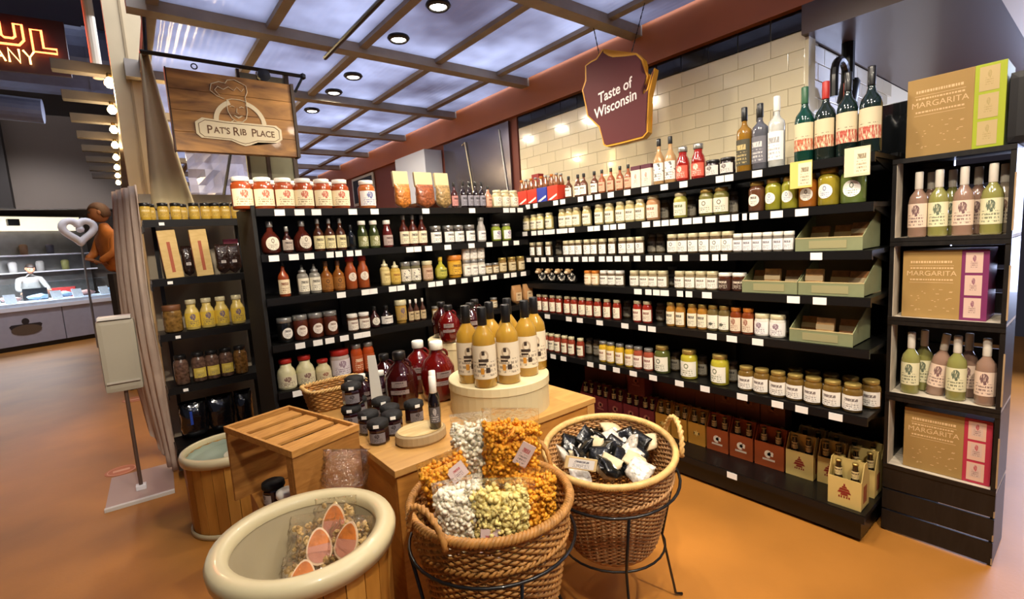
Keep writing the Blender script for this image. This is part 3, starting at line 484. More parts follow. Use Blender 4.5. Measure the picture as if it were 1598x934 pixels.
# kind: family, radius, height, content colour, lid, label(base, ink, accent, style) or None, label form, object name, description, category
K = {
'pale_jar': ('jar', .035, .13, '#c9b878', 'cream', (C_, T_, None, 'text'), 'wrap', 'dip_jar', 'pale dip jar with cream lid', 'jar'),
'dim_jar': ('jar', .033, .13, '#6d5a40', 'dim', ('#b9b09c', T_, None, 'text'), 'wrap', 'rear_jar', 'shadowed jar behind the front row', 'jar'),  # rear-row shade put into darker content, lid and label colours
'small_bottle': ('bottle', .029, .165, '#5a3420', 'black', ('#f1ead8', T_, None, 'text'), 'wrap', 'syrup_bottle', 'white-labelled small bottle, black cap', 'bottle'),
'amber_bottle': ('bottle', .027, .165, '#8a4a28', 'black', ('#d9a98a', '#7a2e22', None, 'text'), 'wrap', 'bitters_bottle', 'peach-labelled amber bottle', 'bottle'),
'spot_bottle': ('bottle', .036, .285, '#b08a5c', 'black', ('#f0ece2', '#2c2a2a', None, 'spots'), 'wrap', 'spotted_bottle', 'tall bottle with black-spotted white label', 'bottle'),
'red_jug': ('milk', .040, .205, '#8f2018', 'silver', ('#e2604c', '#f4dcc8', None, 'crest'), 'wrap', 'cherry_jug', 'red jug with salmon label', 'jug'),
'dark_jar': ('squat', .041, .095, '#241818', 'black', ('#d8d4cc', '#4a3a3a', None, 'crest'), 'wrap', 'jam_pot', 'squat dark jar, top shelf end', 'jar'),
'amber_spirit': ('spirit', .040, .345, '#8a6420', 'black', ('#4a4636', '#c9b478', None, 'text'), 'wrap', 'amber_spirit_bottle', 'tall amber spirit bottle with dark label', 'bottle'),
'grey_spirit': ('spirit', .040, .345, '#55565e', 'black', ('#6d6c74', '#d8d6d2', None, 'text'), 'wrap', 'grey_spirit_bottle', 'tall spirit bottle with grey label', 'bottle'),
'clear_spirit': ('spirit', .040, .36, '#b9bab4', 'white', ('#efefea', '#8a8a8c', None, 'text'), 'wrap', 'clear_spirit_bottle', 'tall clear spirit bottle with white cap', 'bottle'),
'wine_green': ('wine', .044, .37, '#0f3a30', 'green', ('#d3c6a2', T_, '#b8502c', 'picture'), 'wrap', 'wine_bottle', 'dark wine bottle with green capsule', 'bottle'),
'wine_red': ('wine', .044, .37, '#1c2622', 'red', ('#d0c09c', T_, '#a84a2c', 'picture'), 'wrap', 'wine_bottle', 'dark wine bottle with red capsule', 'bottle'),
'wine_black': ('wine', .044, .385, '#14221f', 'black', ('#cdbf9e', T_, '#b03a2c', 'picture'), 'wrap', 'wine_bottle', 'dark wine bottle with black capsule', 'bottle'),
'tall_jar': ('jar', .036, .145, '#b7a673', 'cream', (C_, T_, None, 'text'), 'wrap', 'dressing_jar', 'cream-labelled tall dressing jar', 'jar'),
'pink_jar': ('jar', .044, .16, '#b5855c', 'cream', ('#efdcc4', '#9c5a40', None, 'text'), 'wrap', 'pink_label_jar', 'wide jar with pinkish label', 'jar'),
'relish_jar': ('jar', .041, .155, '#a9a24c', 'cream', ('#efe8d0', '#5a6a2c', None, 'text'), 'wrap', 'relish_jar', 'yellow-green relish jar', 'jar'),
'olive_jar': ('jar', .043, .155, '#6f6a34', 'gold', (C_, T_, None, 'ring'), 'wrap', 'olive_jar', 'dark olive jar with ringed label', 'jar'),
'chutney_jar': ('jar', .043, .16, '#5d3a26', 'gold', ('#ece4d2', T_, None, 'text'), 'round', 'chutney_jar', 'brown chutney jar with big round sticker', 'jar'),
'pickle_jar': ('jar', .040, .165, '#8f8c2c', 'gold', ('#f2eee2', '#3a4a8c', None, 'ring'), 'round', 'pickle_jar', 'yellow pickle jar with round sticker', 'jar'),
'orange_pickle_jar': ('jar', .042, .165, '#9a5a1e', 'gold', ('#ddd6c8', T_, None, 'ring'), 'round', 'pickle_jar', 'orange pickle jar with round sticker', 'jar'),
'big_pickle_jar': ('jar', .047, .18, '#96862a', 'gold', ('#f4f0e6', '#3a4a8c', None, 'ring'), 'round', 'pickle_jar', 'large yellow pickle jar with round sticker', 'jar'),
'dill_jar': ('jar', .052, .18, '#66763a', 'gold', ('#f4f0e6', '#3a5a3c', None, 'ring'), 'round', 'pickle_jar', 'green dill pickle jar with round sticker', 'jar'),
'crest_jar': ('squat', .030, .118, '#5c4a34', 'cream', ('#f2efe6', '#2c2a2c', None, 'ring'), 'wrap', 'preserve_jar', 'white-labelled preserve jar, small crest', 'jar'),
'crest_jar_wide': ('squat', .035, .122, '#5c4a34', 'cream', ('#f2efe6', '#2c2a2c', None, 'ring'), 'wrap', 'preserve_jar', 'wide white-labelled preserve jar', 'jar'),
'cube_jar': ('squat', .026, .105, '#7a7268', 'white', ('#e9e6e6', '#6a6670', None, 'text'), 'wrap', 'spread_jar', 'small jar with plain white tag', 'jar'),
'orange_lid_jar': ('squat', .032, .108, '#d8b98a', 'orange', ('#f2e2c4', '#b87838', None, 'text'), 'wrap', 'butter_jar', 'cream jar with orange lid', 'jar'),
'square_jar': ('squat', .034, .11, '#6a5a48', 'white', ('#eeeae0', T_, None, 'text'), 'wrap', 'spread_jar', 'white-lidded jar near the cow figures', 'jar'),
'round_jar': ('squat', .035, .112, '#8a7a5c', 'cream', ('#f2ecdf', '#6a5a50', None, 'text'), 'wrap', 'spread_jar', 'round jar with cream lid', 'jar'),
'brown_jar': ('squat', .040, .105, '#4a2414', 'white', ('#3a1c10', '#d8ccb8', None, 'text'), 'wrap', 'chocolate_jar', 'dark brown jar with white lid', 'jar'),
'salsa_jar': ('jar', .031, .145, '#8a2c1c', 'cream', (C_, T_, '#8a3a2c', 'ring'), 'wrap', 'salsa_jar', 'red salsa jar with cream label', 'jar'),
'red_sauce_jar': ('jar', .033, .150, '#93281c', 'cream', ('#efe2cc', '#7a2c20', None, 'text'), 'wrap', 'red_sauce_jar', 'bright red sauce jar', 'jar'),
'mustard_jar': ('jar', .031, .155, '#a8742c', 'gold', ('#efe4c8', T_, None, 'text'), 'wrap', 'mustard_jar', 'brown mustard jar with gold lid', 'jar'),
'oval_jar': ('jar', .034, .155, '#6a5a34', 'gold', ('#efe8d4', '#1c2a1c', None, 'oval'), 'wrap', 'oval_label_jar', 'jar with black oval on its label', 'jar'),
'orange_sauce_jar': ('jar', .033, .15, '#7a3818', 'orange', ('#e2d0b4', '#8a3a24', None, 'crest'), 'wrap', 'sauce_jar', 'brown sauce jar with orange lid', 'jar'),
'purple_crest_jar': ('squat', .040, .125, '#d8d2c6', 'cream', ('#efeae6', '#5a4a6a', '#6a3a5a', 'crest'), 'wrap', 'crest_jar', 'white jar with purple crest', 'jar'),
'pepper_jar': ('jar', .031, .15, '#8a3a28', 'cream', (C_, T_, None, 'text'), 'wrap', 'pepper_jar', 'red pepper jar with white label', 'jar'),
'yellow_jar': ('jar', .034, .155, '#c9a22c', 'silver', ('#efe4cc', '#8a4a30', None, 'text'), 'wrap', 'yellow_pepper_jar', 'bright yellow pepper jar', 'jar'),
'red_pepper_jar': ('jar', .036, .155, '#9a4a34', 'silver', ('#f0e6d6', '#8a3a30', None, 'text'), 'wrap', 'red_pepper_jar', 'pink-red pepper jar', 'jar'),
'giant_green_jar': ('jar', .052, .185, '#565a2a', 'gold', ('#eeead8', '#2c4a2c', None, 'ring'), 'wrap', 'olive_jar_large', 'large dark green olive jar', 'jar'),
'giant_yellow_jar': ('jar', .052, .185, '#b0a432', 'gold', ('#f2eede', '#5a6a30', None, 'ring'), 'wrap', 'pepper_jar_large', 'large yellow pepper jar', 'jar'),
'mushroom_jar': ('jar', .043, .14, '#6f5424', 'gold', ('#f1ece2', '#5a4a48', None, 'text'), 'wrap', 'mushroom_jar', 'gold-lidded jar with wide white label', 'jar'),
'salsa_big': ('jar', .056, .185, '#9a4520', 'white', ('#ecdcb8', '#7a5a2c', '#b8402c', 'crest'), 'wrap', 'salsa_jar_large', 'big red salsa jar with white lid', 'jar'),
'blue_salsa_big': ('jar', .056, .185, '#b0602c', 'white', ('#e9e2dc', '#2a3a8c', '#27408c', 'crest'), 'wrap', 'salsa_jar_large', 'big salsa jar with blue lettering', 'jar'),
'soda_dark': ('bottle', .027, .20, '#1c1216', 'black', ('#8d8a94', '#1c1a20', None, 'text'), 'wrap', 'soda_bottle', 'dark soda bottle with grey label', 'bottle'),
'soda_pink': ('bottle', .027, .19, '#3a1c1c', 'black', ('#c98a84', '#2a1c20', None, 'text'), 'wrap', 'soda_bottle', 'dark soda bottle with pink label', 'bottle'),
'soda_peach': ('bottle', .029, .17, '#b0785c', 'black', ('#d8a488', '#6a3a2c', None, 'text'), 'wrap', 'soda_bottle', 'peach bottle ending the soda row', 'bottle'),
'cream_jar': ('jar', .040, .14, '#b5a67c', 'cream', (C_, T_, None, 'ring'), 'wrap', 'cream_jar', 'cream-lidded jar at corner end', 'jar'),
'round_flask': ('flask', .054, .195, '#4a1c14', 'silver', ('#d8cfbc', '#5a4438', None, 'ring'), 'round', 'round_flask', 'round-bodied flask with big round sticker', 'bottle'),
'square_flask': ('flask', .030, .16, '#3a1c18', 'silver', ('#b0a294', '#3a2c2c', None, 'text'), 'wrap', 'square_label_flask', 'small flask with square grey label', 'bottle'),
'bbq_bottle': ('bottle', .033, .205, '#4a2818', 'silver', ('#e2d6a4', '#4a3a2c', None, 'text'), 'wrap', 'sauce_bottle', 'sauce bottle with buttery yellow label', 'bottle'),
'black_bottle': ('bottle', .030, .16, '#15181c', 'black', None, None, 'black_bottle', 'plain black bottle', 'bottle'),
'green_bottle': ('milk', .036, .185, '#37401f', 'white', ('#8a8a5a', '#e2e0c8', None, 'crest'), 'wrap', 'green_sauce_bottle', 'green sauce bottle with white cap', 'bottle'),
'maroon_bottle': ('milk', .036, .185, '#5a1c1a', 'white', ('#b8a49c', '#4a2020', None, 'text'), 'wrap', 'maroon_bottle', 'maroon sauce bottle with white cap', 'bottle'),
'tall_sauce': ('bottle', .034, .22, '#4c2116', 'silver', ('#e8dcbc', T_, None, 'text'), 'wrap', 'sauce_bottle', 'tall red-brown bottle with cream label', 'bottle'),
'white_jar': ('squat', .043, .135, '#3c3632', 'silver', ('#f0ede4', '#2a2828', None, 'text'), 'wrap', 'seasoning_jar', 'white-labelled jar with silver lid', 'jar'),
'white_bottle': ('milk', .036, .19, '#a9a49e', 'silver', ('#f0ede6', '#55505a', None, 'text'), 'wrap', 'white_bottle', 'white bottle beyond the silver-lidded jars', 'bottle'),
'lime_jar': ('jar', .039, .135, '#8c9a34', 'silver', ('#ece8e2', '#5a3a78', '#6a4a8c', 'crest'), 'wrap', 'lime_jar', 'lime jar with purple-marked label', 'jar'),
'hot_bottle': ('bottle', .032, .22, '#8a3c1c', 'black', ('#e2d0ac', '#7a3a20', None, 'text'), 'wrap', 'hot_sauce_bottle', 'lone slim orange hot sauce bottle', 'bottle'),
'spray_bottle': ('squeeze', .034, .185, '#8a867c', 'silver', ('#e9e2cc', '#5a5448', None, 'text'), 'wrap', 'spray_bottle', 'pale bottle with nozzle cap', 'bottle'),
'amber_sauce': ('bottle', .037, .195, '#8a5220', 'brown', ('#9a6428', '#3a2010', None, 'ring'), 'wrap', 'amber_sauce_bottle', 'amber sauce bottle with dark ring', 'bottle'),
'red_cap_sauce': ('milk', .039, .215, '#9a4a24', 'red', ('#e9dcc8', '#5a2c24', None, 'ring'), 'round', 'red_capped_bottle', 'orange sauce bottle with red cap', 'bottle'),
'squeeze_cream': ('squeeze', .034, .18, '#cdb878', 'cream', ('#dcc98a', '#8a6a30', None, 'text'), 'wrap', 'squeeze_bottle', 'cream squeeze bottle', 'bottle'),
'squeeze_yellow': ('squeeze', .036, .16, '#c29e44', 'cream', ('#d2b050', '#8a4a20', None, 'text'), 'wrap', 'squeeze_bottle', 'mustard yellow squeeze bottle', 'bottle'),
'cross_jar': ('squat', .037, .15, '#6a6448', 'silver', ('#e6dfcc', '#3a2c2c', None, 'spots'), 'wrap', 'crossed_label_jar', 'jar with dark crossing stripe label', 'jar'),
'beige_jar': ('squat', .040, .145, '#a8865c', 'cream', ('#c9a98c', '#7a4a34', None, 'text'), 'wrap', 'beige_jar', 'beige jar beside the mustard tub', 'jar'),
'yellow_squeeze': ('flask', .045, .165, '#a8a234', 'yellow', ('#b8b04c', '#4a5a20', None, 'text'), 'wrap', 'mustard_bottle', 'yellow-green mustard bottle', 'bottle'),
'mustard_tub': ('tub', .055, .17, '#c98f24', 'orange', ('#d8a838', '#5a3a20', None, 'text'), 'wrap', 'mustard_tub', 'wide golden mustard tub', 'tub'),
'white_stack': ('squat', .032, .125, '#cfc8b8', 'silver', ('#ece8de', '#6a6460', None, 'text'), 'wrap', 'white_jar', 'white jar in two-high stack', 'jar'),
'mini_jar': ('squat', .029, .085, '#8a6a40', 'silver', ('#dccfb0', T_, None, 'text'), 'wrap', 'mini_jar', 'small tan jar', 'jar'),
'spice_jar': ('squat', .035, .12, '#8a6c3c', 'gold', ('#d8c8a0', '#5a4424', None, 'text'), 'wrap', 'spice_jar', 'tan spice jar with gold lid', 'jar'),
'round_label_jar': ('squat', .045, .155, '#55281a', 'silver', ('#e9dfd2', '#8a6a5c', None, 'text'), 'round', 'honey_butter_jar', 'brown jar with white dot sticker', 'jar'),
'dark_round_jar': ('squat', .045, .15, '#141414', 'silver', ('#e9e4da', '#6a6460', None, 'text'), 'round', 'black_jar', 'black jar with white dot sticker', 'jar'),
'cream_small': ('squat', .036, .115, '#6a4c3a', 'white', ('#ece4d4', '#8a6a5c', None, 'text'), 'wrap', 'cream_label_jar', 'small jar with white lid', 'jar'),
'bulb_bottle': ('flask', .036, .145, '#3a1c1c', 'black', ('#e2dccc', '#3a3030', None, 'ring'), 'round', 'bulb_bottle', 'bulb-shaped bottle with ring label', 'bottle'),
'bulb_cream': ('flask', .042, .14, '#241a1c', 'black', ('#efeadf', '#6a5a54', None, 'text'), 'wrap', 'bulb_bottle', 'bulb bottle with white label band', 'bottle'),
'honey_jar': ('tub', .040, .165, '#a8823c', 'cream', ('#b8964c', '#5a4a6a', None, 'crest'), 'wrap', 'golden_jar', 'golden jar with cream lid', 'jar'),
'tiny_bottle': ('bottle', .021, .16, '#4a2c20', 'white', ('#c9b48a', '#4a3020', None, 'text'), 'wrap', 'tiny_bottle', 'tiny bottle with white cap', 'bottle'),
'milk_jug': ('milk', .055, .185, '#d6cfa4', 'red', ('#dcd3b0', '#5a2c30', '#6a3038', 'crest'), 'wrap', 'mayo_jar', 'cream milk-shaped jar with red lid', 'jar'),
'milk_low': ('milk', .049, .14, '#d2c498', 'red', ('#d8c8a0', '#8a3a2c', None, 'crest'), 'wrap', 'mayo_jar', 'short cream jar with red lid', 'jar'),
'big_label_jar': ('squat', .062, .18, '#b9a9a0', 'red', ('#dcd2d6', '#7a5a70', '#8a6a7c', 'crest'), 'wrap', 'big_label_jar', 'wide jar with lilac crest label', 'jar'),
'carrot_jar': ('jar', .039, .20, '#b0481c', 'silver', ('#b8582c', '#f0d8b8', None, 'text'), 'wrap', 'carrot_jar', 'orange jar of pickled carrots', 'jar'),
}
def product(kind, loc, rz, label, group, parent=None):
    fam, r, h, cc, lid, lab, form, nm, desc, cat = K[kind]
    bme, lme = fam_mesh(fam, r, h); b0, l0, zz = FAM[fam]
    t = tag(obj(nm, bme, gl_(cc[1:], cc), None, loc, (0, 0, rz)), label, cat, group)
    obj('lid' if fam in ('jar', 'squat', 'tub', 'milk') else 'cap', lme, LID[lid], t)
    if lab:
        k = ('L', fam, r, h, form)
        if k not in PM:
            if form == 'wrap': PM[k] = label_mesh(r*(1.012 if fam != 'tub' else .985)+.0008, zz[0]*h, zz[1]*h, 1.25)
            else: PM[k] = disc_label(r*1.012+.0012, (.32 if fam == 'flask' else .38)*h, min(r*.74, .2*h+.01))
        obj('label', PM[k], printed(*lab), t)
    return t
SHELF = ['top', 'second', 'third', 'fourth', 'fifth', 'sixth']
def lab_of(desc, i, n, s, unit):
    return ('%s %s from the corner, %s shelf %s' % (ORD[i], desc, SHELF[s], unit)) if n > 1 else ('%s on the %s shelf %s' % (desc, SHELF[s], unit))

# ---- shelving units
blk = mat('shelf_black', '#090909', .38, coat=.1); rail = mat('shelf_rail', '#222122', .3, .5); tagm = mat('price_paper', '#f4f2ec', .5); tagp = printed('#f4f2ec', '#4a4a4a')
ZR = [1.90, 1.68, 1.46, 1.238, .992, .66, .16]; ZL = [1.875, 1.61, 1.35, 1.07, .78, .16]
def ptag(parent, loc, rz, w=.062, h=.036):
    k = ('tag', w, h)
    if k not in PM: PM[k] = mesh_of(box(-w/2, w/2, -.003, 0, 0, h), 'price_tag')
    return obj('price_tag', PM[k], tagm, parent, loc, (.0, 0, rz))
su = tag(empty('shelving_unit', (2.67, 2, 0)), 'long black metal shelving unit along the cream tiled wall', 'shelving')
def R_(x0, x1, y0, y1, z0, z1, nm, m, par=su): return obj(nm, box(x0-2.67, x1-2.67, y0-2, y1-2, z0, z1), m, par)
R_(3.165, 3.195, .72, 3.76, .02, 1.93, 'back_panel', blk); R_(2.69, 3.16, .72, 3.26, .02, .13, 'plinth', blk)
for y in (.74, 1.58, 2.42, 3.24): R_(3.13, 3.165, y-.015, y+.015, .16, 1.93, 'upright', bmet)
for i, z in enumerate(ZR):
    y1 = 3.27
    sh = obj('shelf' if i < 6 else 'base_deck', bx(box(0, .46 if i else .44, .70-2, y1-2, -.022, 0), .0, .012, .70-2, y1-2, -.045, -.022), blk, su, (0, 0, z))
    obj('price_rail', box(-.004, 0, .70-2, y1-2, -.042, -.004), rail, sh)
    for y in TAGS_R[i]: ptag(sh, (-.005, y-2, -.043), -PI/2, .052 if i in (2, 0) else .06)
    for y in (.715, 3.2): obj('bracket', prism(bmesh.new(), [(.02, -.022), (.44, -.022), (.44, -.10), (.40, -.10)], y-2-.004, y-2+.004), blk, sh) if i < 6 else 0
lu = tag(empty('shelving_unit', (1.6, 3.1, 0)), 'black shelving unit along the back beneath the hanging wooden sign', 'shelving')
def L_(x0, x1, y0, y1, z0, z1, nm, m, par=lu): return obj(nm, box(x0-1.6, x1-1.6, y0-3.1, y1-3.1, z0, z1), m, par)
L_(.62, 3.16, 3.55, 3.58, .02, 1.9, 'back_panel', blk); L_(.62, 2.66, 3.12, 3.55, .02, .13, 'plinth', blk)
L_(.60, .62, 3.12, 3.58, .02, 1.895, 'end_panel', mat('end_black', '#0c0b0c', .7))
for x in (1.2, 1.9, 2.6): L_(x-.015, x+.015, 3.52, 3.55, .16, 1.9, 'upright', bmet)
for i, z in enumerate(ZL):
    sh = obj('shelf' if i < 5 else 'base_deck', bx(box(.62-1.6, 2.66-1.6, 0, .45, -.022, 0), .62-1.6, 2.66-1.6, 0, .012, -.045, -.022), blk, lu, (0, 0, z))
    obj('price_rail', box(.62-1.6, 2.66-1.6, -.004, 0, -.042, -.004), rail, sh)
    for x in TAGS_L.get(i, []): ptag(sh, (x-1.6, -.005, -.043), 0, .056)

# ---- special products
def carton(kind, loc, rz, label, group):
    col = '#c9341f' if kind == 'carton_red' else '#22369a'; m = mat(kind, col, .45); w = .058
    t = tag(obj('soda_carton', box(-w, w, -.05, .05, 0, .115, .003), m, None, loc, (0, 0, rz)), label, 'carton', group)
    if ('slash', w) not in PM:
        bm = bmesh.new(); prism(bm, [(-.05, .01), (.05, .05), (.05, .035), (-.02, .005)], -.0512, -.0502); PM[('slash', w)] = mesh_of(bm, 'slash')
        PM['total'] = text_mesh('Total', .042, .0004, .3, bold=.001)
        PM['neck'] = mesh_of(lathe(bmesh.new(), [(.026, 0), (.026, .03), (.012, .07), (.012, .085)], 12), 'bottle_neck', True)
        PM['ncap'] = mesh_of(lathe(bmesh.new(), [(.014, 0), (.014, .014), (0, .015)], 10), 'bottle_cap', True)
    obj('white_slash', PM[('slash', w)], mat('carton_white', '#f0e4dc', .5), t); 
    for sx in (-1, 1):
        for sy in (-1, 1):
            n = obj('bottle_neck', PM['neck'], gl_('soda_neck', '#8a5a3c' if kind == 'carton_red' else '#8c8c90'), t, (sx*.028, sy*.024, .11)); obj('cap', PM['ncap'], LID['silver'] if sx > 0 else LID['orange'], n, (0, 0, .083))
    return t
def tea_box(loc, rz, label, group):
    t = tag(obj('tea_box', box(-.037, .037, -.03, .03, 0, .14, .002), mat('tea_cream', '#e3d4c0', .5), None, loc, (0, 0, rz)), label, 'box', group)
    obj('top_band', box(-.0375, .0375, -.0305, .0305, .115, .141), mat('tea_purple', '#5a2c3a', .5), t)
    obj('label', quad_uv(.05, .075, -.031), printed('#ead9c6', '#9a5a4c', '#b8705c', 'crest'), t, (0, 0, .02)); return t
def cow(loc, rz, label, group):
    if 'cow' not in PM:
        me = []
        vb = [(0, .02, .045, .036, .032), (0, -.012, .06, .030, .028), (.024, -.03, .02, .013), (-.024, -.03, .02, .013), (.022, .035, .015, .014), (-.022, .035, .015, .014), (0, -.03, .088, .020)]
        o = skin_body('cow_src', vb, [(0, 1), (1, 2), (1, 3), (0, 4), (0, 5), (1, 6)], None, sub=1); PM['cow'] = o.data; bpy.data.objects.remove(o)
        bm = bmesh.new(); bmesh.ops.create_icosphere(bm, subdivisions=2, radius=.026, matrix=Matrix.Translation((0, -.04, .10)) @ Matrix.Diagonal((.9, 1.15, .9, 1)))
        for sx in (-1, 1): bmesh.ops.create_icosphere(bm, subdivisions=1, radius=.013, matrix=Matrix.Translation((sx*.031, -.03, .112)) @ Matrix.Diagonal((1.3, .5, .7, 1)))
        PM['cowhead'] = mesh_of(bm, 'head', True)
        bm = bmesh.new(); bmesh.ops.create_icosphere(bm, subdivisions=2, radius=.017, matrix=Matrix.Translation((0, -.062, .093)) @ Matrix.Diagonal((1.1, .8, .8, 1))); PM['cowmuz'] = mesh_of(bm, 'muzzle', True)
    m = mat('cow_hide', '#efe8da', .7)
    if 'cow_hide_done' not in PM:
        PM['cow_hide_done'] = 1; N = m.node_tree.nodes; L = m.node_tree.links; n = N.new('ShaderNodeTexNoise'); n.inputs['Scale'].default_value = 24; tcx = N.new('ShaderNodeTexCoord'); L.new(tcx.outputs['Object'], n.inputs['Vector'])
        r = N.new('ShaderNodeValToRGB'); r.color_ramp.interpolation = 'CONSTANT'; r.color_ramp.elements[0].color = lin('#161414'); r.color_ramp.elements[1].position = .5; r.color_ramp.elements[1].color = lin('#efe8da'); L.new(n.outputs['Fac'], r.inputs[0]); L.new(r.outputs[0], N['Principled BSDF'].inputs['Base Color'])
    t = tag(obj('cow_figure', PM['cow'], m, None, loc, (0, 0, rz)), label, 'figurine', group)
    obj('head', PM['cowhead'], mat('cow_tan', '#a98a62', .7), t); obj('muzzle', PM['cowmuz'], mat('cow_muzzle', '#d8c2a0', .7), t); return t
def pillow(a, b, c, e=2.6, nu=24, nv=14, taper=0, wr=0, seed=0):
    """soft bag: superellipsoid standing on z=0, pinched to a flat seam on top"""
    bm = bmesh.new(); rr = random.Random(seed); rows = []
    sg = lambda x, p: math.copysign(abs(x)**p, x)
    for j in range(nv+1):
        v = j/nv; z = 2*c*v; prof = min(1, (v*(1.0)/.18))**.5 if v < .18 else 1.0
        d = 1.0
        if v > .6: d = 1-((v-.6)/.4)**1.6*.93
        row = []
        for i in range(nu):
            t = 2*PI*i/nu; w = 1+wr*(rr.random()-.5)
            row.append(bm.verts.new((a*prof*(1-taper*v)*sg(math.cos(t), 2/e)*w, b*prof*d*sg(math.sin(t), 2/e)*w, z)))
        rows.append(row)
    for A, B in zip(rows[:-1], rows[1:]):
        for i in range(nu): bm.faces.new((A[i], A[(i+1) % nu], B[(i+1) % nu], B[i]))
    bm.faces.new(rows[0][::-1]); bm.faces.new(rows[-1]); return bm
def kraft(kind, loc, rz, label, group):
    w = {'kraft_orange': .056, 'kraft_brown': .07, 'kraft_mix': .056}[kind]; c = {'kraft_orange': '#b8702c', 'kraft_brown': '#8a4a28', 'kraft_mix': '#93784c'}[kind]
    t = tag(obj('snack_bag', pillow(w, .035, .085, 3.2, 20, 10, 0, .05, 3), mat(kind, c, .35, coat=.4, var=.5, vs=55, bump=.5, bs=60), None, loc, (0, 0, rz), smooth=True), label, 'snack bag', group)
    obj('paper_header', box(-w*1.02, w*1.02, -.012, .012, .155, .26, .002), mat('kraft_paper', '#d2bf94', .7, var=.06), t, (0, -.006, 0), (-.12, 0, 0)); return t
def herb_bag(loc, rz, label, group):
    t = tag(obj('paper_bag', pillow(.05, .03, .08, 3.5, 18, 9, 0, .03, 5), mat('bag_tan', '#b98a58', .6, var=.15, vs=20), None, loc, (0, 0, rz), smooth=True), label, 'bag', group)
    obj('label', quad_uv(.06, .07, -.033), printed('#dcc49a', '#6a4428'), t, (0, 0, .03)); return t
SPECIAL = {'carton_red': ('red soda carton with bottle tops', lambda l, r, a, g: carton('carton_red', l, r, a, g)), 'carton_blue': ('blue soda carton with bottle tops', lambda l, r, a, g: carton('carton_blue', l, r, a, g)),
 'tea_box': ('cream box with purple top', tea_box), 'cow': ('black-and-white cow figurine', cow), 'kraft_orange': ('orange snack bag with kraft header', lambda l, r, a, g: kraft('kraft_orange', l, r, a, g)),
 'kraft_brown': ('wide brown snack bag with kraft header', lambda l, r, a, g: kraft('kraft_brown', l, r, a, g)), 'kraft_mix': ('speckled snack bag with kraft header', lambda l, r, a, g: kraft('kraft_mix', l, r, a, g)), 'herb_bag': ('tan paper bag with label', herb_bag)}
RAD = {k: v[1] for k, v in K.items()}; RAD.update(carton_red=.05, carton_blue=.05, tea_box=.032, cow=.045, kraft_orange=.04, kraft_brown=.04, kraft_mix=.04, herb_bag=.035)
UR, UL_ = 'below white tiles', 'under wooden sign'
def put(kind, right, s, c, off, lab, z=None):
    r = RAD[kind]; zz = (ZR if right else ZL)[s] + .0005 if z is None else z
    loc = (2.67+.025+r+off, c, zz) if right else (c, 3.1+.025+r+off, zz)
    rz = (-PI/2 if right else 0)
    g = '%ss on the %s shelf %s' % ((K[kind][7] if kind in K else kind).replace('_', ' '), SHELF[s], UR if right else UL_)
    if kind in SPECIAL: return SPECIAL[kind][1](loc, rz, lab, g)
    return product(kind, loc, rz + rnd.uniform(-.15, .15), lab, g)
for data, right, unit in ((FRONT_R, 1, UR), (FRONT_L, 0, UL_)):
    for s, d in data.items():
        for kind, cs in d.items():
            cs = sorted(cs, reverse=True); n = len(cs); desc = SPECIAL[kind][0] if kind in SPECIAL else K[kind][8]
            for i, c in enumerate(cs): put(kind, right, s, c, 0, lab_of(desc, i, n, s, unit))
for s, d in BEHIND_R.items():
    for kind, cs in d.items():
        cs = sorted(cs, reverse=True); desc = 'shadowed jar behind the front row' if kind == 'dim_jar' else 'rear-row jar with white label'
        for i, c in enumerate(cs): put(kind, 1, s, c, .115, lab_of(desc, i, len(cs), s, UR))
# second layer of the white stack, the jar on the round-labelled jars, tall bottles behind
for i, x in enumerate(sorted(FRONT_L[2]['white_stack'], reverse=True)):
    put('white_stack', 0, 2, x, 0, 'upper %s from the corner, third shelf %s' % (('white jar, first', 'white jar, second', 'white jar, third')[i], UL_), 1.35+.1257)
for i, y in enumerate((1.19, 1.28)):
    put('grey_spirit', 1, 0, y, .10, '%s black-capped spirit bottle behind the front ones, top shelf end' % ('nearer', 'farther')[i])
put('wine_red', 1, 0, .87, .12, 'red-capped wine bottle in the second row behind'); put('wine_green', 1, 0, .965, .12, 'green-capped wine bottle in the second row behind')
for i, y in enumerate((1.66, 1.74, 1.83)): put('small_bottle', 1, 0, y, .11, '%s black-capped bottle behind the red jugs from the corner' % ORD[2-i])
for i, x in enumerate((.63, .745, .86, .975, 1.09)): put('salsa_big', 0, 0, x, .125, '%s salsa jar from the corner, rear row, top shelf under wooden sign' % ORD[4-i])
# green tray boxes with brown packets
def tray(loc, w, label):
    t = tag(empty('display_tray', loc, (0, 0, -PI/2)), label, 'display box', 'green cardboard trays of snack bars')
    m = mat('tray_green', '#7f8460', .7, var=.12, vs=8); e = mat('tray_edge', '#b8a878', .7); d = .26
    obj('bottom', box(-w/2, w/2, 0, d, 0, .005), e, t)
    f = obj('front_panel', box(-w/2, w/2, -.004, 0, 0, .062), m, t)
    obj('front_print', box(-w*.28, w*.28, -.0055, -.004, .012, .05), mat('tray_print', '#969068', .7), f); obj('edge', box(-w/2, w/2, -.005, .001, .062, .067), e, f)
    for s in (-1, 1):
        p = bmesh.new(); A = [(0, 0), (d, 0), (d, .183), (d*.85, .183), (0, .065)]
        bm = bmesh.new(); prism(bm, A, -.002, .002); q = obj('side_panel', bm, m, t, (s*(w/2-.002), 0, 0), (0, 0, PI/2))
    obj('back_panel', box(-w/2, w/2, d-.004, d, 0, .183), mat('tray_back', '#7a6a4c', .8), t)
    return t
pk = mat('bar_wrap', '#a06e44', .35, coat=.3, var=.3, vs=40)
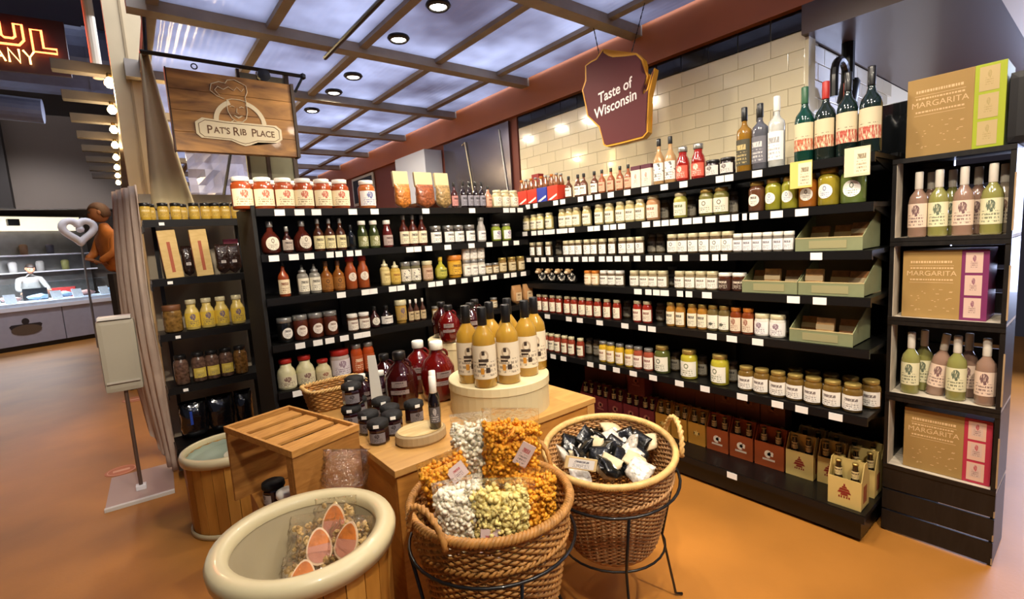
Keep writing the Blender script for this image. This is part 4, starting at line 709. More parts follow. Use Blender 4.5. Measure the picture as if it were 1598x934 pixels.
def packets(loc, w, lst, lab):
    for i, (x, y, z, tl, lighter) in enumerate(lst):
        o = tag(obj('snack_bar', box(-.04, .04, -.012, .012, 0, .085, .004), mat('bar_wrap_light', '#cfa26c', .35, coat=.3, var=.25, vs=40) if lighter else pk, None, (loc[0]+y, loc[1]-x, loc[2]+z), (0, 0, -PI/2)), '%s packet from the corner in the %s' % (ORD[i]+(' pale tan' if lighter else ' dark brown'), lab), 'snack', 'snack bars in the green trays')
        o.rotation_euler = (0, tl, -PI/2) if False else (tl, 0, -PI/2)
        obj('band', box(-.041, .041, -.0128, -.0118, .025, .05), mat('bar_band', '#d8bf94', .5), o)
for i, (s, y, w, lst, lab) in enumerate((
    (2, .888, .29, [(-.08, .12, .012, -.3, 0), (.02, .14, .012, -.3, 0), (.10, .11, .025, -.5, 0)], 'single green tray, third shelf'),
    (3, 1.165, .285, [(-.09, .10, .006, -.3, 0), (-.01, .06, .018, -.15, 1), (.09, .08, .008, -.25, 0)], 'farther green tray, fourth shelf'),
    (3, .875, .285, [(-.09, .05, .018, -.15, 1), (.0, .12, .006, -.4, 0), (.09, .09, .006, -.4, 0)], 'nearer green tray, fourth shelf'),
    (4, .915, .285, [(-.09, .11, .006, -.3, 0), (.0, .06, .012, -.15, 1), (.09, .1, .006, -.35, 0)], 'single green tray, fifth shelf'))):
    tray((2.69, y, ZR[s]+.0005), w, 'open sloping ' + lab); packets((2.70, y, ZR[s]+.024), w, lst, lab)
t = tag(obj('red_box', box(-.045, .045, -.03, .03, 0, .26, .002), mat('box_deep_red', '#8a1c1c', .5), None, (2.87, 3.17, 1.9005), (0, 0, -PI/2)), 'deep red box behind the soda cartons, corner end of the top shelf', 'box'); obj('pale_band', box(-.0455, .0455, -.0305, .0305, .04, .07), mat('band_pale', '#d8cfc4', .5), t)
# hanging price cards
for i, (y, z, c, lb) in enumerate(((1.0, 1.775, '#d8c46a', 'yellow and cream hanging card below the top shelf'), (.765, 1.80, '#d8c8a4', 'tan hanging card at the top shelf near end'))):
    t = tag(obj('hang_card', box(-.05, .05, -.002, .002, 0, .13), mat('card_'+c[1:], c, .6), None, (2.66, y, z), (0, 0, -PI/2)), lb, 'card', 'tall shelf cards')
    obj('print', quad_uv(.06, .11, -.003), printed('#e2d6b4', '#6a5a44'), t, (.018, 0, .01))
# ---- bottom deck: bottle carriers
bg = mat('beer_bottle', '#1c120c', .1, coat=.6); bn = printed('#d8c48a', '#4a3020'); bneck = mesh_of(lathe(bmesh.new(), [(.028, 0), (.028, .10), (.024, .125), (.013, .16), (.012, .215), (.0135, .22)], 12), 'bottle', True)
bcap = mesh_of(lathe(bmesh.new(), [(.0145, 0), (.0145, .008), (0, .010)], 10), 'cap', True); blab = label_mesh(.0165, .150, .190, 2.6, 10)
def logo_pagoda():
    bm = bmesh.new()
    for k, (w, z, h) in enumerate(((.018, .0, .010), (.030, .012, .012), (.024, .027, .010), (.012, .040, .008), (.004, .050, .012))):
        prism(bm, [(-w, z), (w, z), (w*.75, z+h), (-w*.75, z+h)], -.0006, .0002)
    for x in (-.022, -.012, .0, .012, .022): prism(bm, [(x-.003, -.014), (x+.003, -.014), (x+.003, -.004), (x-.003, -.004)], -.0006, .0002)
    return mesh_of(bm, 'logo')
def logo_chef():
    bm = bmesh.new()
    prism(bm, [(.022*math.cos(t)-.004, .024*math.sin(t)+.022) for t in np.linspace(.5, 5.3, 14)] + [(.008*math.cos(t)-.001, .010*math.sin(t)+.022) for t in np.linspace(5.3, .5, 8)], -.0006, .0002)
    prism(bm, [(.010, .012), (.024, .012), (.026, .034), (.016, .042), (.012, .028)], -.0006, .0002)
    for i in range(9): prism(bm, [(-.036+.008*i, -.018), (-.030+.008*i, -.018), (-.030+.008*i, -.006), (-.036+.008*i, -.006)], -.0006, .0002)
    return mesh_of(bm, 'logo')
LP, LC = logo_pagoda(), logo_chef(); star = bmesh.new()
prism(star, [((.024 if i % 2 == 0 else .010)*math.sin(PI*i/6), .02+(.024 if i % 2 == 0 else .010)*math.cos(PI*i/6)) for i in range(12)], -.0006, .0002); LS = mesh_of(star, 'logo')
CARR = {'pagoda': ('#d2b870', LP, '#8a2c20', 'pale yellow bottle carrier with red tower emblem'), 'chef': ('#9c4a22', LC, '#efe2cc', 'orange-brown bottle carrier with white emblem'), 'gold': ('#b9822e', LS, '#ddb868', 'golden bottle carrier with star emblem'), 'red': ('#6d2426', LC, '#a8604c', 'dark red bottle carrier')}
def carrier(kind, loc, w, label, n=2, d=.115, rot=-PI/2):
    c, lg, lc, _ = CARR[kind]; m = mat('carrier_'+kind, c, .55, var=.06)
    t = tag(empty('bottle_carrier', loc, (0, 0, rot)), label, 'bottle carrier', 'bottle carriers on the bottom deck')
    h = .15
    bmf = bmesh.new(); bx(bmf, -w/2, w/2, -.002, 0, 0, h); bx(bmf, -w/2, w/2, d, d+.002, 0, h); bx(bmf, -w/2, w/2, 0, d, 0, .003)
    fr = obj('box', bmf, m, t); obj('logo', lg, mat('logo_'+kind, lc, .6), fr, (0, -.0025, .06))
    for s in (-1, 1):
        e = obj('end_panel', prism(bmesh.new(), [(0, 0), (d, 0), (d, h), (d*.65, .235), (d*.35, .235), (0, h)], -.0015, .0015), m, t, (s*(w/2-.0015), 0, 0), (0, 0, PI/2))
        for k in range(3): obj('side_print', box(.03+.018*k, .042+.018*k, -.0022, -.0016, .03, .12), mat('logo_'+kind, lc, .6), e) if s > 0 else 0
    obj('handle', box(-w/2+.003, w/2-.003, d/2-.0015, d/2+.0015, .02, .235), m, t)
    for i in range(n):
        for j in range(2):
            b = obj('bottle', bneck, bg, t, (-w/2+w*(i+.5)/n, d*(.25+.5*j), .004)); obj('neck_label', blab, bn, b); obj('cap', bcap, LID['gold'], b, (0, 0, .219))
    return t
n = 0
for k, (kind, y0, y1, x, lb) in enumerate((
    ('pagoda', .995, 1.143, 2.865, 'pale yellow bottle carrier beside the orange-brown ones'), ('pagoda', .86, .985, 2.885, 'pale yellow carrier half hidden behind the nearest one'),
    ('pagoda', .722, .872, 2.70, 'nearest pale yellow carrier on the deck corner'), ('pagoda', .715, .845, 2.885, 'pale yellow carrier behind the deck corner one'),
    ('pagoda', .995, 1.14, 3.005, 'pale yellow carrier at the back of the deck, farther one'), ('pagoda', .72, .985, 3.005, 'wide pale yellow carrier at the deck back near the crates'),
    ('chef', 1.150, 1.322, 2.865, 'orange-brown carrier nearest the pale yellow carriers'), ('chef', 1.330, 1.478, 2.865, 'middle orange-brown carrier of the three'), ('chef', 1.486, 1.634, 2.865, 'orange-brown carrier next to the golden ones'),
    ('gold', 1.642, 1.77, 2.865, 'golden carrier next to the orange-brown ones'), ('gold', 1.778, 1.90, 2.865, 'golden carrier farther along the deck'), ('gold', 1.908, 2.03, 2.865, 'third golden carrier, behind the round wicker basket'),
    ('red', 2.04, 2.17, 2.865, 'dark red carrier under the dark red box, near one'), ('red', 2.18, 2.32, 2.865, 'dark red carrier second along from the corner group'), ('red', 2.33, 2.47, 2.865, 'dark red carrier third toward the corner'), ('red', 2.48, 2.62, 2.865, 'dark red carrier fourth toward the corner'), ('red', 2.63, 2.77, 2.865, 'dark red carrier fifth, close to the corner'))):
    carrier(kind, (x, (y0+y1)/2, .1605), y1-y0-.004, lb, 3 if y1-y0 > .2 else 2)
brn = mat('brown_carton', '#6a3a26', .6, var=.1)
for i in range(11):
    y = 1.275+.149*i
    t = tag(obj('beer_carton', box(-.073, .073, 0, .10, 0, .40, .003), brn, None, (3.0, y, .1605), (0, 0, -PI/2)) if not (i < 0) else 0, '%s brown carton from the crate end along the deck back' % ORD[i], 'carton', 'brown cartons at the deck back')
    if i < 3: obj('logo', LC, mat('carton_logo', '#7a4a30', .6), t, (0, -.001, .30))
t = tag(obj('dark_red_box', box(-.075, .075, 0, .1, 0, .19, .003), mat('box_dark_red', '#5c1c20', .5), None, (2.86, 2.19, .402), (0, 0, -PI/2)), 'dark red box with pale emblem resting on the dark red carriers', 'box')
obj('logo', LC, mat('box_logo', '#8a4a48', .6), t, (0, -.001, .09))
# ================================================================ crate tower on the right
ck = wood('crate_black', '#0f0d0c', '#1d1917', (12, 2, 2), .45, .1); cin = wood('crate_raw', '#b9ad9a', '#d8cdb9', (2, 10, 2), .7); chip = mat('chipped_wood', '#a88c68', .8)
XT, Y0, Y1, DT = 2.90, .278, .690, .30
LV = [(.005, .345), (.347, .722), (.724, 1.104), (1.106, 1.486), (1.488, 1.872)]
LVN = ['closed black crate with three front slats at the foot of the tower', 'open black crate holding the pink striped carton', 'open black crate holding four bottles and pale floor', 'open black crate holding the purple striped carton', 'topmost open black crate holding a row of four bottles']
for k, (z0, z1) in enumerate(LV):
    t = tag(empty('wooden_crate', (XT, (Y0+Y1)/2, z0), (0, 0, -PI/2)), LVN[k], 'crate', 'stacked black crates'); w = (Y1-Y0)/2; h = z1-z0
    if k == 0:
        for s in range(3): 
            sl = obj('slat', box(-w, w, 0, .014, .004+s*.113, .004+s*.113+.105, .002), ck, t)
            obj('worn_end', box(w-.004, w+.0008, -.0008, .010, .004+s*.113, .004+s*.113+.03), chip, sl)
        obj('top_rail', box(-w, w, 0, .05, .335, h), ck, t)
        for s in (-1, 1): obj('end_panel', box(s*w-(.016 if s > 0 else 0), s*w+(0 if s > 0 else .016), .016, DT, 0, .334), ck, t)
    else:
        for s in range(2): obj('bottom_slat', box(-w, w, .004+s*DT*.5, (s+1)*DT*.5-.004, 0, .014), cin, t)
        obj('front_rail', box(-w, w, -.004, .004, -.004, .016), ck, t)
        for s in range(2): obj('top_slat', box(-w, w, .004+s*DT*.5, (s+1)*DT*.5-.004, h-.014, h-.001), ck, t)
        obj('top_rail', box(-w, w, -.004, .004, h-.022, h), ck, t)
        for s in (-1, 1):
            e = obj('end_panel', box(s*w-(.016 if s > 0 else 0), s*w+(0 if s > 0 else .016), 0, DT, .014, h-.014), ck, t)
            obj('inner_face', box(s*(w-.0175)-.001, s*(w-.0175)+.001, .002, .10 if s < 0 else .05, .016, h-.016), cin if s < 0 else ck, e)
            obj('worn_edge', box(s*w-.003, s*w+.003, -.0012, .0, .03, h*.7), chip, e) if s > 0 else 0
        for s in range(3): obj('back_slat', box(-w+.016, w-.016, DT-.012, DT, .02+s*(h-.04)/3, (s+1)*(h-.04)/3), ck, t)
kr = mat('kraft_carton', '#a5834a', .7, var=.05, vs=6); krt = mat('carton_type', '#dcb988', .7)
def marg(z, y, w, h, d, stripe, lb, gx=2.935, col='kraft'):
    t = tag(empty('drink_carton', (gx, y, z), (0, 0, -PI/2)), lb, 'carton', 'kraft drink cartons'); w2 = w/2; sp = w*.30
    obj('carton_body', box(-w2, w2-sp, 0, d, 0, h, .002), kr, t)
    sm = mat('stripe_'+stripe[1:], stripe, .55); s = obj('sleeve', box(w2-sp, w2, -.001, d, 0, h, .002), sm, t)
    pc = mat('sleeve_panel_'+stripe[1:], {'#a8b422': '#c6ad78', '#7a2c5c': '#d8b8a8', '#b83048': '#e2b8a0'}[stripe], .6)
    for i in range(3):
        p = obj('panel', box(w2-sp*.85, w2-sp*.22, -.0022, -.001, .012+i*(h-.012)/3, (i+1)*(h-.012)/3), pc, s)
        obj('print', quad_uv(sp*.4, h*.2, -.0026), printed('#d8b8a8' if stripe != '#a8b422' else '#c6ad78', '#5a2c3c' if stripe != '#a8b422' else '#a89258', stripe if stripe != '#a8b422' else '#b09a60', 'crest'), p, (w2-sp*.53, 0, .03+i*(h-.012)/3))
    cx = -w2+(w-sp)/2
    for s_, sz, zz, bo in (('CRAFTED', w*.07, h*.83, 0), ('THE SIGNATURE', w*.045, h*.74, 0), ('MARGARITA', w*.108, h*.66, 0), ('READY TO POUR', w*.045, h*.57, 0)):
        if s_ in ('MARGARITA',): obj('lettering', text_mesh(s_, sz, .0003, bold=bo), krt, t, (cx, -.0005, zz))
        else:
            bm = bmesh.new(); r5 = random.Random(len(s_)); x = cx-(w-sp)*.36
            while x < cx+(w-sp)*.34:
                l = r5.uniform(.004, .012); bx(bm, x, x+l, -.0006, .0003, zz-sz*.25, zz+sz*.25); x += l+.003
            obj('small_print', bm, krt, t)
    bm = bmesh.new(); r5 = random.Random(4)
    bx(bm, cx-(w-sp)*.38, cx+(w-sp)*.38, -.0006, .0003, h*.525, h*.530); bx(bm, cx-(w-sp)*.38, cx+(w-sp)*.38, -.0006, .0003, h*.775, h*.78)
    for i in range(26):
        x = cx+r5.uniform(-.38, .38)*(w-sp); zz = h*r5.uniform(.08, .46); l = r5.uniform(.004, .013); bx(bm, x, x+l, -.0006, .0003, zz, zz+.0022)
    ld = obj('line_drawing', bm, krt, t); ld['kind'] = 'stuff'; return t
marg(1.8735, .485, .325, .345, .22, '#a8b422', 'tall kraft carton with lime green sleeve on top of the crates', 2.92)
marg(1.121, .495, .30, .318, .22, '#7a2c5c', 'kraft carton with purple sleeve in the third open crate')
marg(.3625, .46, .315, .305, .22, '#b83048', 'kraft carton with pink-red sleeve in the lowest open crate')
tag(obj('black_case', box(2.92, 3.19, .225, .318, 1.8735, 2.165, .03), mat('case_black', '#141214', .5), None), 'black case leaning beside the lime-sleeved carton', 'case')
mb = {'green': '#a3a05a', 'pink': '#ad8a76', 'pale': '#b3a28a'}
pb, pl = [mesh_of(lathe(bmesh.new(), [(.033, 0), (.0365, .008), (.0365, .165), (.032, .19), (.016, .215), (.0135, .225), (.0135, .25)], 18), 'bottle', True), mesh_of(lathe(bmesh.new(), [(.015, .222), (.0155, .224), (.0155, .298), (.014, .302), (0, .302)], 14), 'cap', True)]
plab = label_mesh(.0372, .045, .155, 1.3, 12); cw = mat('wax_white', '#dcd4c6', .45)
def mbot(x, y, z, c, lb, rot=None, g='margarita bottles in the crates'):
    t = tag(obj('cocktail_bottle', pb, mat('cocktail_'+c, mb[c], .1, coat=.7, trans=.25), None, (x, y, z), rot or (0, 0, -PI/2+rnd.uniform(-.1, .1))), lb, 'bottle', g)
    obj('label', plab, printed({'green': '#e6e0b8', 'pink': '#ecd2bc', 'pale': '#ecdcc0'}[c], {'green': '#3a4a30', 'pink': '#5a3038', 'pale': '#5a3038'}[c], {'green': '#2c4a3c', 'pink': '#5a2c3c', 'pale': '#7a4a3a'}[c], 'crest'), t); obj('cap', pl, cw, t); return t
z1, z3 = 1.504, .740
for i, (y, c) in enumerate(((.600, 'pink'), (.527, 'green'), (.442, 'pink'), (.350, 'green'))): mbot(2.955, y, z1, c, '%s cocktail bottle from the shelving side, front row of the topmost crate' % ORD[i])
for i, (y, c) in enumerate(((.575, 'pink'), (.498, 'green'), (.41, 'pink'), (.325, 'pale'))): mbot(3.06, y, z1, c, '%s cocktail bottle from the shelving side, rear row of the topmost crate' % ORD[i])
mbot(2.955, .605, z3, 'green', 'green cocktail bottle nearest the shelving in the half-empty crate'); mbot(3.04, .572, z3, 'green', 'green cocktail bottle behind, shelving side of the half-empty crate')
mbot(2.96, .437, z3, 'green', 'green cocktail bottle in the middle of the half-empty crate'); mbot(3.045, .41, z3, 'pink', 'pink cocktail bottle behind the middle green one, half-empty crate')
mbot(2.955, .338, z3, 'pink', 'lone pink cocktail bottle at the open end of the half-empty crate')
mbot(2.995, .518, z3, 'pink', 'pink cocktail bottle leaning between two green ones', (.0, .12, -PI/2))
# dark panel, lamp behind
tag(obj('cooler_side', box(3.205, 3.24, .52, 1.15, 0, 2.19, .004), mat('gloss_black', '#101214', .12, coat=.6), None), 'glossy black cooler side behind the shelving end', 'panel')
lp = tag(empty('wall_lamp', (3.55, 1.08, 2.66)), 'black gooseneck spot lamp above the dark wine bottles', 'lamp')
obj('pole', lathe(bmesh.new(), [(.035, -.22), (.035, 0)], 12), bmet, lp); obj('head', lathe(bmesh.new(), [(.035, 0), (.05, -.02), (.055, -.14), (.045, -.15), (0, -.145)], 14), bmet, lp, (.03, -.01, -.20), (.2, -.15, 0), smooth=True)
obj('gooseneck', tube(bmesh.new(), [(-.02-.10+.10*math.cos(t), 0, -.22+.10*math.sin(t)) for t in np.linspace(0, PI, 10)] + [(-.22, 0, -.34)], .022, 8), bmet, lp)

# ================================================================ narrow end shelf by the drape
pan = mat('panel_beige', '#9a8f7c', .8, var=.05)
es = tag(empty('end_shelf', (.43, 4.06, 0)), 'narrow black shelf rack against the beige panel beside the drape', 'shelving')
struct(obj('wall_panel', box(.13, .80, 4.42, 4.46, 0, 2.1), pan))
for x in (.19, .72): obj('upright', box(x-.012-.43, x+.012-.43, .30, .33, .02, 2.0), bmet, es)
ZE = [1.885, 1.485, 1.105, .725, .29]
for i, z in enumerate(ZE):
    s = obj('shelf', box(.125-.43, .735-.43, 0, .30, -.028, 0), blk, es, (0, 0, z)); obj('front_lip', box(.125-.43, .735-.43, -.006, 0, -.045, .004), rail, s)
    obj('bracket', box(-.31, -.302, 0, .28, -.075, -.028), blk, s); obj('clip_tag', box(-.22, -.19, -.008, -.006, -.035, -.015), tagm, s)
EX = lambda x: x*4.12/3.1
hl = printed('#c9a648', '#7a5a20', '#e2d0a0', 'text')
jb = fam_mesh('squat', .032, .115)
for i, x in enumerate((.103, .132, .186, .240, .272, .321, .373, .418, .466, .518)):
    yy = 4.115 if i not in (1, 4) else 4.19
    t = tag(obj('honey_pot', jb[0], gl_('honey', '#c9a440', .15, .5), None, (EX(x)+(.012 if i == 0 else 0), yy, ZE[0]+.005)), '%s golden honey pot from the drape, top of the narrow rack' % ORD[i], 'jar', 'honey pots on the narrow rack'); obj('lid', jb[1], LID['black'], t); obj('label', label_mesh(.0335, .02, .08, 1.3), hl, t)
bxm = wood('box_tan', '#c9a868', '#d8ba7e', (2, 2, 8), .7)
for i, (x, a) in enumerate(((.197, -.06), (.333, -.05))):
    t = tag(obj('cracker_box', box(-.052, .052, 0, .07, 0, .33, .003), bxm, None, (EX(x), 4.09, ZE[1]+.005), (0, a, 0)), 'tall cream cracker box %s' % ('nearest the drape', 'between the dark snack bags')[i], 'box', 'cracker boxes')
    obj('red_strip', box(-.010, .010, -.0012, 0, .04, .25), mat('strip_red', '#a8563a', .6), t); obj('side_print', box(-.0532, -.052, .01, .05, .05, .3), mat('strip_red', '#a8563a', .6), t)
fm = filmat()
sb = mat('dark_snack', '#2a1a16', .25, coat=.6, var=.5, vs=60, bump=.8, bs=50)
for i, x in enumerate((.268, .425, .478)):
    t = tag(obj('snack_bag', pillow(.045 if i else .036, .03, .11, 3, 16, 9, 0, .06, i), sb, None, (EX(x), 4.20 if i == 0 else 4.12, ZE[1]+.005), smooth=True), '%s dark glossy snack bag from the drape on the narrow rack' % ORD[i], 'snack bag', 'dark snack bags')
    obj('white_sticker', quad_uv(.03, .02, -.034), printed('#c8c0bc', '#3a2c2c'), t, (0, 0, .08))
tag(obj('pink_card', box(-.05, .05, -.01, .01, 0, .13, .002), mat('card_pink', '#a84a66', .6), None, (.66, 4.33, 1.62)), 'pink card hanging at the back of the narrow rack', 'card')
tag(obj('nut_jar', fam_mesh('squat', .058, .19)[0], gl_('nuts', '#7a5a2c', .2, .4, .5, 45), None, (.215, 4.16, ZE[2]+.005), smooth=None), 'jar of brown nuts nearest the drape', 'jar'); obj('lid', fam_mesh('squat', .058, .19)[1], LID['brown'], bpy.data.objects['nut_jar'])
mlab = printed('#d6b640', '#3a3058', '#4a3c78', 'crest')
for i, x in enumerate((.249, .320, .388, .467)):
    f = fam_mesh('milk', .047, .215)
    t = tag(obj('mustard_bottle', f[0], gl_('mustardpale', '#cdb464', .3, .3), None, (EX(x), 4.15, ZE[2]+.005)), '%s pale mustard bottle from the drape on the narrow rack' % ORD[i], 'bottle', 'pale mustard bottles'); obj('cap', f[1], LID['cream'], t); obj('label', label_mesh(.0485, .02, .12, 1.2), mlab, t)
for i, x in enumerate((.167, .247, .311, .379, .45)):
    f = fam_mesh('jar', .046, .21)
    t = tag(obj('pretzel_jar', f[0], gl_('pretzel' if i < 4 else 'toffee', '#5c4438' if i < 4 else '#6a4a24', .25, .4, .6, 50), None, (EX(x), 4.14, ZE[3]+.005)), '%s dark-lidded treat jar from the drape on the narrow rack' % ORD[i], 'jar', 'treat jars'); obj('lid', f[1], LID['black'], t)
    if 0 < i < 4: obj('label', label_mesh(.0475, .03, .10, .9), printed('#c9b04c', '#4a3c5c', '#d8c26a', 'text'), t)
gb = mat('black_bag_gloss', '#0c0c10', .12, coat=.9, bump=1, bs=16)
for i, x in enumerate((.195, .319, .428)):
    t = tag(obj('black_bag', pillow(.085 if i < 2 else .06, .06, .145, 2.6, 24, 14, 0, .12, 10+i), gb, None, (EX(x)+.01*i, 4.20, ZE[4]+.006), smooth=True), '%s shiny black bag from the drape on the lowest narrow shelf' % ORD[i], 'bag', 'shiny black bags')
    if i == 0: obj('blue_stripe', box(-.028, -.012, -.061, -.058, .12, .22), mat('stripe_blue', '#2a48a8', .3), t)
# drape hung over the partition end
dr = bmesh.new(); rows = []; nz_, nt = 26, 40
for j in range(nz_+1):
    z = .02+(2.16-.02)*j/nz_; row = []
    for i in range(nt+1):
        u = i/nt; hem = .30*(1-u)**1.5 if j == 0 else 0
        zz = max(z, .30*(max(0, 1-u*1.4)))
        bul = .10*math.sin(PI*min(1, max(0, (zz-.2)/1.9)))
        x = -.015-bul*(1-u*.6)*.6+.135*u+.012*math.sin(u*26+zz*1.3)+.006*math.sin(u*61+zz*5); y = 4.86-.47*u+.012*math.cos(u*31+zz*2)
        row.append(dr.verts.new((x, y, zz)))
    rows.append(row)
for A, B in zip(rows[:-1], rows[1:]):
    for i in range(nt): dr.faces.new((A[i], A[i+1], B[i+1], B[i]))
dp = obj('drape', dr, mat('drape_pinkish', '#cdb8a6', .85, var=.06, vs=4, bump=.3, bs=18), smooth=True); so = dp.modifiers.new('thick', 'SOLIDIFY'); so.thickness = .006
tag(dp, 'pinkish cream cloth drape gathered over the partition end', 'drape')
sa = bmesh.new(); rows = []
for j in range(17):
    f = j/16; z = 2.0+1.08*f; row = []
    for i in range(15):
        u = i/14; x = .20+.06*f+u*(.30-.25*f**.8); row.append(sa.verts.new((x, 4.415-.02*math.sin(u*9)-.03*u, z-.10*u*(1-f))))
    rows.append(row)
for A, B in zip(rows[:-1], rows[1:]):
    for i in range(14): sa.faces.new((A[i], A[i+1], B[i+1], B[i]))
dp2 = obj('canvas_sail', sa, mat('canvas_cream', '#d6c59a', .8, var=.05), smooth=True); so = dp2.modifiers.new('thick', 'SOLIDIFY'); so.thickness = .006
tag(dp2, 'tall cream canvas triangle hung from the sign bracket', 'canvas')
# crumpled plastic sheet, screen behind the left unit
pl_ = bmesh.new(); rows = []
for j in range(15):
    rows.append([pl_.verts.new((.62+.075*i, 6.0+.09*rnd.random(), 1.9+.08*j)) for i in range(9)])
for A, B in zip(rows[:-1], rows[1:]):
    for i in range(8): pl_.faces.new((A[i], A[i+1], B[i+1], B[i]))
ps = obj('plastic_sheet', pl_, mat('plastic_blue', '#8f93b4', .25, coat=.5, var=.2, vs=4), smooth=False); so = ps.modifiers.new('thick', 'SOLIDIFY'); so.thickness = .005
tag(ps, 'crumpled bluish plastic sheet hanging behind the wooden sign', 'plastic sheet')
obj('top_rail', box(.6, 1.24, 5.98, 6.1, 3.02, 3.07), bmet, ps); obj('prop_pole', tube(bmesh.new(), [(.80, 5.9, 1.9), (1.06, 5.9, 2.9)], .014, 6), bmet, ps)
sc = tag(empty('folding_screen', (.96, 3.95, 0)), 'olive-grey panelled screen standing behind the salsa jars', 'screen'); og = mat('olive_grey', '#77745c', .7, var=.06); bp_ = mat('dark_post', '#3a2a1e', .6)
for a, b in ((-.17, -.06), (-.035, .125)): obj('panel', box(a, b, -.01, .01, .02, 2.9), og, sc)
obj('post', box(.125, .155, -.02, .02, 0, 2.94), bp_, sc); obj('mullion', box(-.06, -.035, -.014, .014, 0, 2.92), bp_, sc); obj('post', box(-.19, -.17, -.014, .014, 0, 2.92), bp_, sc)
# behind the left unit: steel sheet, white case, picture
sm = mat('steel_sheet', '#77727a', .22, .85, bump=.15, bs=4); 
t = tag(obj('steel_sheet', box(3.17, 3.19, 3.90, 5.16, .6, 2.80), sm, None), 'tall brushed steel sheet on the red-brown wall past the tiles', 'steel panel')
obj('cable', tube(bmesh.new(), [(3.165, 4.05, 2.75), (3.16, 4.0, 2.4), (3.165, 3.93, 1.9)], .006, 6), mat('cable_white', '#e6e2dc', .5), t); obj('cable', tube(bmesh.new(), [(3.165, 4.75, 2.72), (3.155, 4.68, 2.74), (3.16, 4.6, 2.3), (3.165, 4.55, 1.9)], .007, 6), mat('cable_warm', '#e8d8b0', .5), t)
tag(obj('white_case', box(2.95, 3.19, 5.25, 6.05, 2.15, 2.76, .006), mat('case_white', '#c9cdd6', .5), None), 'pale box fixed on the red-brown wall beyond the steel sheet', 'box')
t = tag(obj('wall_picture', box(3.17, 3.19, 7.3, 8.2, 2.35, 2.80), mat('picture_frame', '#b8b0a0', .5), None), 'small dark framed board on the far red-brown wall', 'picture'); obj('canvas', box(3.165, 3.171, 7.36, 8.14, 2.39, 2.76), mat('picture_dark', '#1a1718', .6), t)
# sanitiser stand and floor stickers
ss = tag(empty('sanitiser_stand', (-.10, 4.36, 0), (0, 0, -.04)), 'grey sign stand with a slim pole and white base plate by the drape', 'stand'); gm = mat('stand_grey', '#a59d8a', .5)
obj('base_plate', prism(bmesh.new(), [(-.19, 0), (.19, 0), (.19, .008), (-.19, .008)], -.30, .30), mat('plate_rose', '#b59a90', .35, .2), ss); obj('base_edge', box(-.19, .19, -.33, -.30, 0, .022), mat('plate_white', '#dcd8cf', .4), ss)
obj('foot', box(-.03, .03, -.12, -.06, .008, .04, .004), wht, ss); obj('pole', lathe(bmesh.new(), [(.012, .02), (.012, .80)], 10), mat('pole_bronze', '#6d5a50', .4, .5), ss, (0, -.09, 0))
obj('housing', box(-.105, .105, -.13, -.03, .735, 1.235, .03), gm, ss); obj('top_cap', box(-.09, .09, -.14, -.02, 1.237, 1.258, .004), mat('plate_white', '#dcd8cf', .4), ss); obj('ledge', box(-.09, .09, -.142, -.131, .80, .812), mat('ledge_grey', '#b8b0a0', .5), ss)
for nm, x, y, r, lb in (('floor_sticker', -.22, 4.80, .105, 'oval orange sticker on the floor behind the stand base'), ('floor_sticker', -.10, 7.25, .13, 'small pale orange sticker on the floor farther off behind the pole')):
    t = tag(obj(nm, lathe(bmesh.new(), [(r, 0), (r, .002)], 24), mat('sticker_orange', '#b8683f', .5), None, (x, y, .0005)), lb, 'sticker'); obj('ring', lathe(bmesh.new(), [(r*.86, .0022), (r*.80, .0026)], 24, cap=False), mat('sticker_pale', '#d8a080', .5), t); obj('print', box(-r*.5, r*.5, -r*.2, r*.2, .0021, .0026), mat('sticker_pale', '#d8a080', .5), t)
# ================================================================ display in the middle
tw = wood('table_oak', '#a86f30', '#c4883e', (3, 3, 12), .45, .15, 1.0); tw2 = wood('table_top', '#b98a4c', '#d0a05c', (2, 9, 6), .4, .2, .8)
tb = tag(empty('display_table', (1.28, 2.24, 0)), 'oak box table in the middle carrying bottles and round boxes', 'table')
TX0, TX1, TY0, TY1, TZ = .72, 1.85, 1.70, 2.82, .75
def T_(x0, x1, y0, y1, z0, z1, nm, m): return obj(nm, box(x0-1.28, x1-1.28, y0-2.24, y1-2.24, z0, z1, .003), m, tb)
for i in range(5): T_(TX0-.01, TX1+.01, TY0-.01+i*.228, TY0-.01+(i+1)*.228-.002, TZ-.028, TZ, 'top_plank', tw2)
T_(TX0, TX1, TY0, TY0+.02, .0, TZ-.029, 'front_panel', tw); T_(TX0, TX0+.02, TY0+.021, TY1, 0, TZ-.029, 'side_panel', tw); T_(TX1-.02, TX1, TY0+.021, TY1, 0, TZ-.029, 'side_panel', tw); T_(TX0+.021, TX1-.021, TY1-.02, TY1, 0, TZ-.029, 'back_panel', tw)
T_(TX1-.05, TX1+.004, TY0-.006, TY0, 0, TZ-.029, 'corner_strip', tw2)
